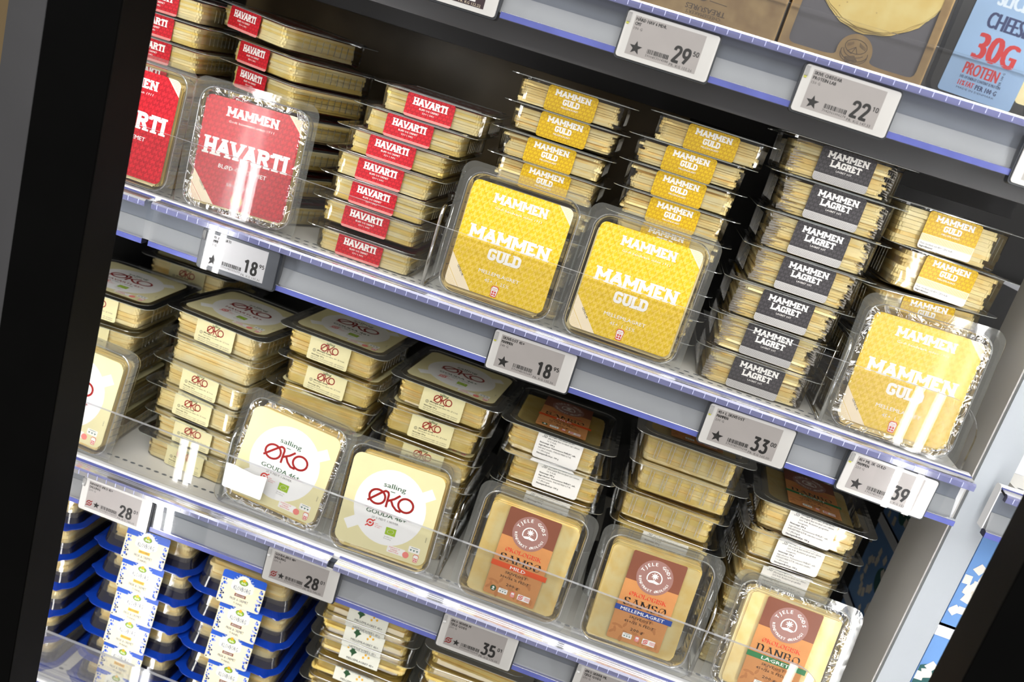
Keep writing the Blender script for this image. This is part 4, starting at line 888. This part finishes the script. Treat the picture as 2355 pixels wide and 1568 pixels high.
def kraft_pack(x, z, label, upside, roll=0):
    r = root('cheese_pack', label, 'cheese pack', group='kraft sleeve packs', mtx=Matrix.Translation((x, .0245, z)) @ Matrix.Rotation(math.radians(roll), 4, 'Y'))
    outer = smooth_ring([(-60, .5), (60, .5), (60, 150), (-60, 150)], 3)
    em = [(9.5+0*a, 0) for a in ()]
    if not upside:
        arc = [(1+14.5*math.cos(a), 16+14.5*math.sin(a)) for a in [math.radians(200-k*22) for k in range(11)]]
        inner = smooth_ring([(-52, 128), (-53, 9.5), (-20, 9.5)]+arc+[(22, 9.5), (53, 9.5), (52, 128)], 3)
    else:
        inner = smooth_ring([(-52, 128), (-52, 60), (52, 60), (52, 128)], 4)
    hole_plate('kraft_front', outer, inner, .6, 'kpack', r, 0)
    mb = MB()
    for (a, b, c, d) in ((-.060, -.0592, .0005, .150), (.0592, .060, .0005, .150)): mb.box(a, b, .0004, .034, c, d, M['kpack'])
    mb.box(-.0595, .0595, .0004, .034, .0005, .0013, M['kpack']); mb.box(-.0595, .0595, .033, .034, .0014, .15, M['kpack']); mb.build('kraft_sleeve', r)
    mb = MB(); mb.box(-.058, .058, .004, .006, .004, .148, M['darkin']); mb.build('dark_insert', r)
    rr = random.Random(int(x*1000) % 97); N = 48
    for q in range(3):
        mb = MB(); ring0 = []
        for k in range(N):
            a = 2*PI*k/N; rad = .055+rr.uniform(-.0007, .0007); ring0.append((.003+rad*math.cos(a), .0026-q*.0009, .087+(q*.0015)+rad*math.sin(a)))
        v = ring0+[(p[0], p[1]+.0008, p[2]) for p in ring0]
        mb.add(v, [tuple(range(N)), tuple(range(2*N-1, N-1, -1))]+[(k, N+k, N+(k+1) % N, (k+1) % N) for k in range(N)], M['ch3' if not upside else 'ch'])
        for k in range(14):
            a, b = rr.uniform(-.03, .03), rr.uniform(-.045, -.005); 
            if q == 2: mb.add([(a+.0006*math.cos(t*1.05), .0026-q*.0009-.0002, .087+b+.0005*math.sin(t*1.05)) for t in range(6)], [tuple(range(6))], M['hole_ch'])
        mb.build('cheese_round', r)
    s = Sheet()
    if not upside:
        cx, cy = 1, 17
        def arc(rx, ry, a0, a1, ox=0, oy=0, t=.5, n=14): s.stroke([(cx+ox+rx*math.cos(math.radians(a0+(a1-a0)*k/n)), cy+oy+ry*math.sin(math.radians(a0+(a1-a0)*k/n))) for k in range(n+1)], t, 'kinl', 1)
        arc(9, 5.6, 0, 360, 0, 3.4); arc(9, 5.6, 180, 330, 0, .4); arc(11, 6.6, 165, 375, .2, -1.6, .6); arc(11, 6.6, 175, 365, .2, -3.4, .5)
        s.stroke([(cx, cy+3), (cx-5.5, cy-1.2), (cx-2, cy-2.6), (cx, cy+3), (cx+2.6, cy-2.0)], .5, 'kinl', 1)
        s.poly([(cx-6, cy-6), (cx+1, cy-3.4), (cx+4, cy-6.4), (cx-3, cy-9.6)], 'kin', 1); s.stroke([(cx-6, cy-6), (cx-5.6, cy-7.6), (cx-3, cy-11.2), (cx+4, cy-8), (cx+4, cy-6.4), (cx-3, cy-9.6), (cx-6, cy-6)], .5, 'kinl', 2)
        for k in range(9): s.stroke([(cx+2+k*.75, cy+7.2-k*.38), (cx+2.6+k*.6, cy+4.0-k*.25)], .3, 'kinl', 1)
        for k in range(6): s.stroke([(cx-7.4+k*.8, cy+4.6+k*.4), (cx-6.6+k*.8, cy+2.2+k*.5)], .3, 'kinl', 1)
    else:
        s.text('TREASURES', -2, 13.8, 'kinl', h=4.4, w=34, z=1, weight=.02, rot=PI)
        s.text("CHEESEMAKER'S", -2.5, 9.4, 'kinl', h=2.9, w=30, z=1, rot=PI)
        s.stroke([(-1, 21.8), (14, 21.2)], .5, 'kinl', 1); s.stroke([(-24, 21.8), (-13, 21.8)], .5, 'kinl', 1); s.ell(-7, 23.5, 4.2, 3.4, 'kinl', 1, 14)
    link('front_print', s.mesh('front_print'), r, Matrix.Translation((0, -.0005, 0)) @ RX90)
    mb = MB(); mb.box(-.0594, .0594, -.0010, -.0008, .001, .150, M['film']); mb.build('clear_film', r)
kraft_pack(.0805, Z0+.001, 'kraft sleeve cheese pack with upside-down print on the upper shelf', True, 0)
kraft_pack(.2035, Z0+.001, 'kraft sleeve cheese pack with a window and cheese emblem', False, 0)
kraft_pack(-.0420, Z0+.001, 'kraft sleeve cheese pack at the very top, mostly out of view', True, 0)
r = root('cheese_pack', 'black tray protein cheese pack with pale blue label', 'cheese pack', mtx=Matrix.Translation((.3280, .0245, Z0+.0005)))
mb = MB()
for (w_, h_, rd, y0_, y1_, m) in ((124, 150, 15, 0, .0008, 'blacktray'), (106, 132, 12, .0009, .030, 'blacktray')):
    a = [(px/1000, y0_, pz/1000+.075) for px, pz in rrect(w_, h_, rd, 6)]; b = [(p[0], y1_, p[2]) for p in a]; k = len(a)
    mb.add(a+b, [tuple(range(k)), tuple(range(2*k-1, k-1, -1))]+[(i, k+i, k+(i+1) % k, (i+1) % k) for i in range(k)], M[m])
mb.build('black_tray', r)
mb = MB(); a = [(px/1000+.030, -.0006, pz/1000+.075) for px, pz in rrect(44, 120, 4, 3)]; mb.add(a, [tuple(range(len(a)))], M['ch2']); mb.build('cheese_slices', r)
s = Sheet(); w, h = 60, 134; s.cl = rrect(w, h, 2.5, 3); s.poly(s.cl, 'lblue', 0); B = -h/2
s.text('SLICED', 1, B+78.5, 'skyw', h=12.5, w=31, z=2, weight=.03, res=3); s.text('CHEESE', 1.0, B+61, 'cdark', h=12.5, w=33, z=2, weight=.03, res=3)
s.text('30', -5.5, B+40.5, 'lred', h=21.0, w=20, z=2, weight=.035, res=3); s.text('G', 11.5, B+39.5, 'lred', h=19.0, w=10.5, z=2, weight=.035, res=3); s.text('PROTEIN', -3.2, B+22.0, 'lred', h=9.4, w=27.6, z=2, weight=.025, res=3)
s.text('PER 100 G', 13.5, B+21, 'cdark', h=2.0, w=11, z=2, weight=.02, rot=PI/2)
s.text('54% OF ENERGY CONTENT IS PROTEIN', -1, B+14.8, 'cdark', h=2.3, w=33, z=2, weight=.02); s.text('11% FAT', -10.5, B+10.2, 'lred', h=4.2, w=12.5, z=2, weight=.03); s.text('PER 100 G', 6, B+10.0, 'cdark', h=4.0, w=17, z=2, weight=.03)
s.text('MADE IN DENMARK', -1, B+6.0, 'cdark', h=1.5, w=31, z=2)
link('top_label', s.mesh('label_print'), r, Matrix.Translation((-.0195, -.0012, .0745)) @ Matrix.Rotation(math.radians(2.0), 4, 'Y') @ RX90)
mb = MB(); a = [(px/1000, -.0018, pz/1000+.075) for px, pz in rrect(118, 144, 13, 6)]; mb.add(a, [tuple(range(len(a)))], M['film']); mb.build('clear_film', r)
# ------------------------------------------------------------------ next bay: blue cartons
def carton(x, y, z, label, w=.115, d=.26, h=.1105):
    r = root('carton', label, 'carton', (x, y, z), 'blue cartons in the next bay')
    mb = MB(); mb.box(0, w, 0, d, .0, h-.012, M['cblue']); mb.build('carton_body', r)
    mb = MB(); mb.box(-.0012, w+.0012, -.0015, d+.001, h-.0125, h-.001, M['cwhite']); mb.box(-.0018, w+.0018, -.0022, d+.0015, h-.0035, h-.001, M['cwhite']); mb.build('carton_lid', r)
    rr = random.Random(int(abs(z)*1000))
    def art(sw, sh):
        s = Sheet(); s.cl = [(-sw/2, -sh/2), (sw/2, -sh/2), (sw/2, sh/2), (-sw/2, sh/2)]
        for k in range(3):
            cx, cy = rr.uniform(-sw/2+6, sw/2), rr.uniform(-sh*.35, sh*.15); R_ = rr.uniform(16, 24)
            s.poly([(cx+R_*math.cos(a), cy+R_*.7*math.sin(a)) for a in [PI*q/9 for q in range(18)]], 'cteal', 1, True)
        for k in range(int(sw*sh/420)):
            cx, cy, a, q = rr.uniform(-sw/2+2, sw/2-4), rr.uniform(-sh/2+6, sh*.38), rr.uniform(0, 1.5), rr.uniform(5.5, 8)
            P = [(cx+q*math.cos(a+t), cy+q*math.sin(a+t)*.9) for t in (0, 1.35, 3.14, 4.6)]
            s.poly(P, 'ccube', 2+k*.2, True); s.poly([P[0], P[3], ((P[3][0]+P[0][0])/2+1.5, (P[3][1]+P[0][1])/2-2)], 'ccubs', 2.1+k*.2, True)
        if sw < 150:
            for cx, cy, a in ((-sw/2+10, sh*.16, .3), (-sw/2+3, sh*.02, .9), (-sw/2+11, -sh*.17, .6), (-sw/2+5, -sh*.33, .2), (-sw/2+24, 0, .5), (-sw/2+38, -sh*.2, 1)):
                P = [(cx+6.5*math.cos(a+t), cy+6.2*math.sin(a+t)) for t in (0, 1.35, 3.14, 4.6)]; s.poly(P, 'ccube', 4, True)
        return s.mesh('carton_print')
    link('front_print', art(w*1000-1, h*1000-14), r, Matrix.Translation((w/2, -.0004, (h-.013)/2)) @ RX90)
    link('side_print', art(d*1000-1, h*1000-14), r, Matrix.Translation((-.0004, d/2, (h-.013)/2)) @ Matrix.Rotation(-PI/2, 4, 'Z') @ RX90)
for i in range(4): carton(.4835, .060, -.482+.1115*i, f"blue carton with white cubes, {from_top(3-i)} of its pile in next bay")
r = root('carton', 'white carton with dark blue rounded stripes behind the right panel', 'carton', (.4870, .10, ROW[1]+ST+.0002))
MB().box(0, .12, 0, .26, 0, .155, M['cwhite']).build('carton_body', r)
s = Sheet()
for k in range(7): s.poly(rrect(13, 70, 6, 4, -110+k*24, -20), 'cdark', 1)
link('side_print', s.mesh('carton_print'), r, Matrix.Translation((-.0004, .13, .0775)) @ Matrix.Rotation(-PI/2, 4, 'Z') @ RX90)
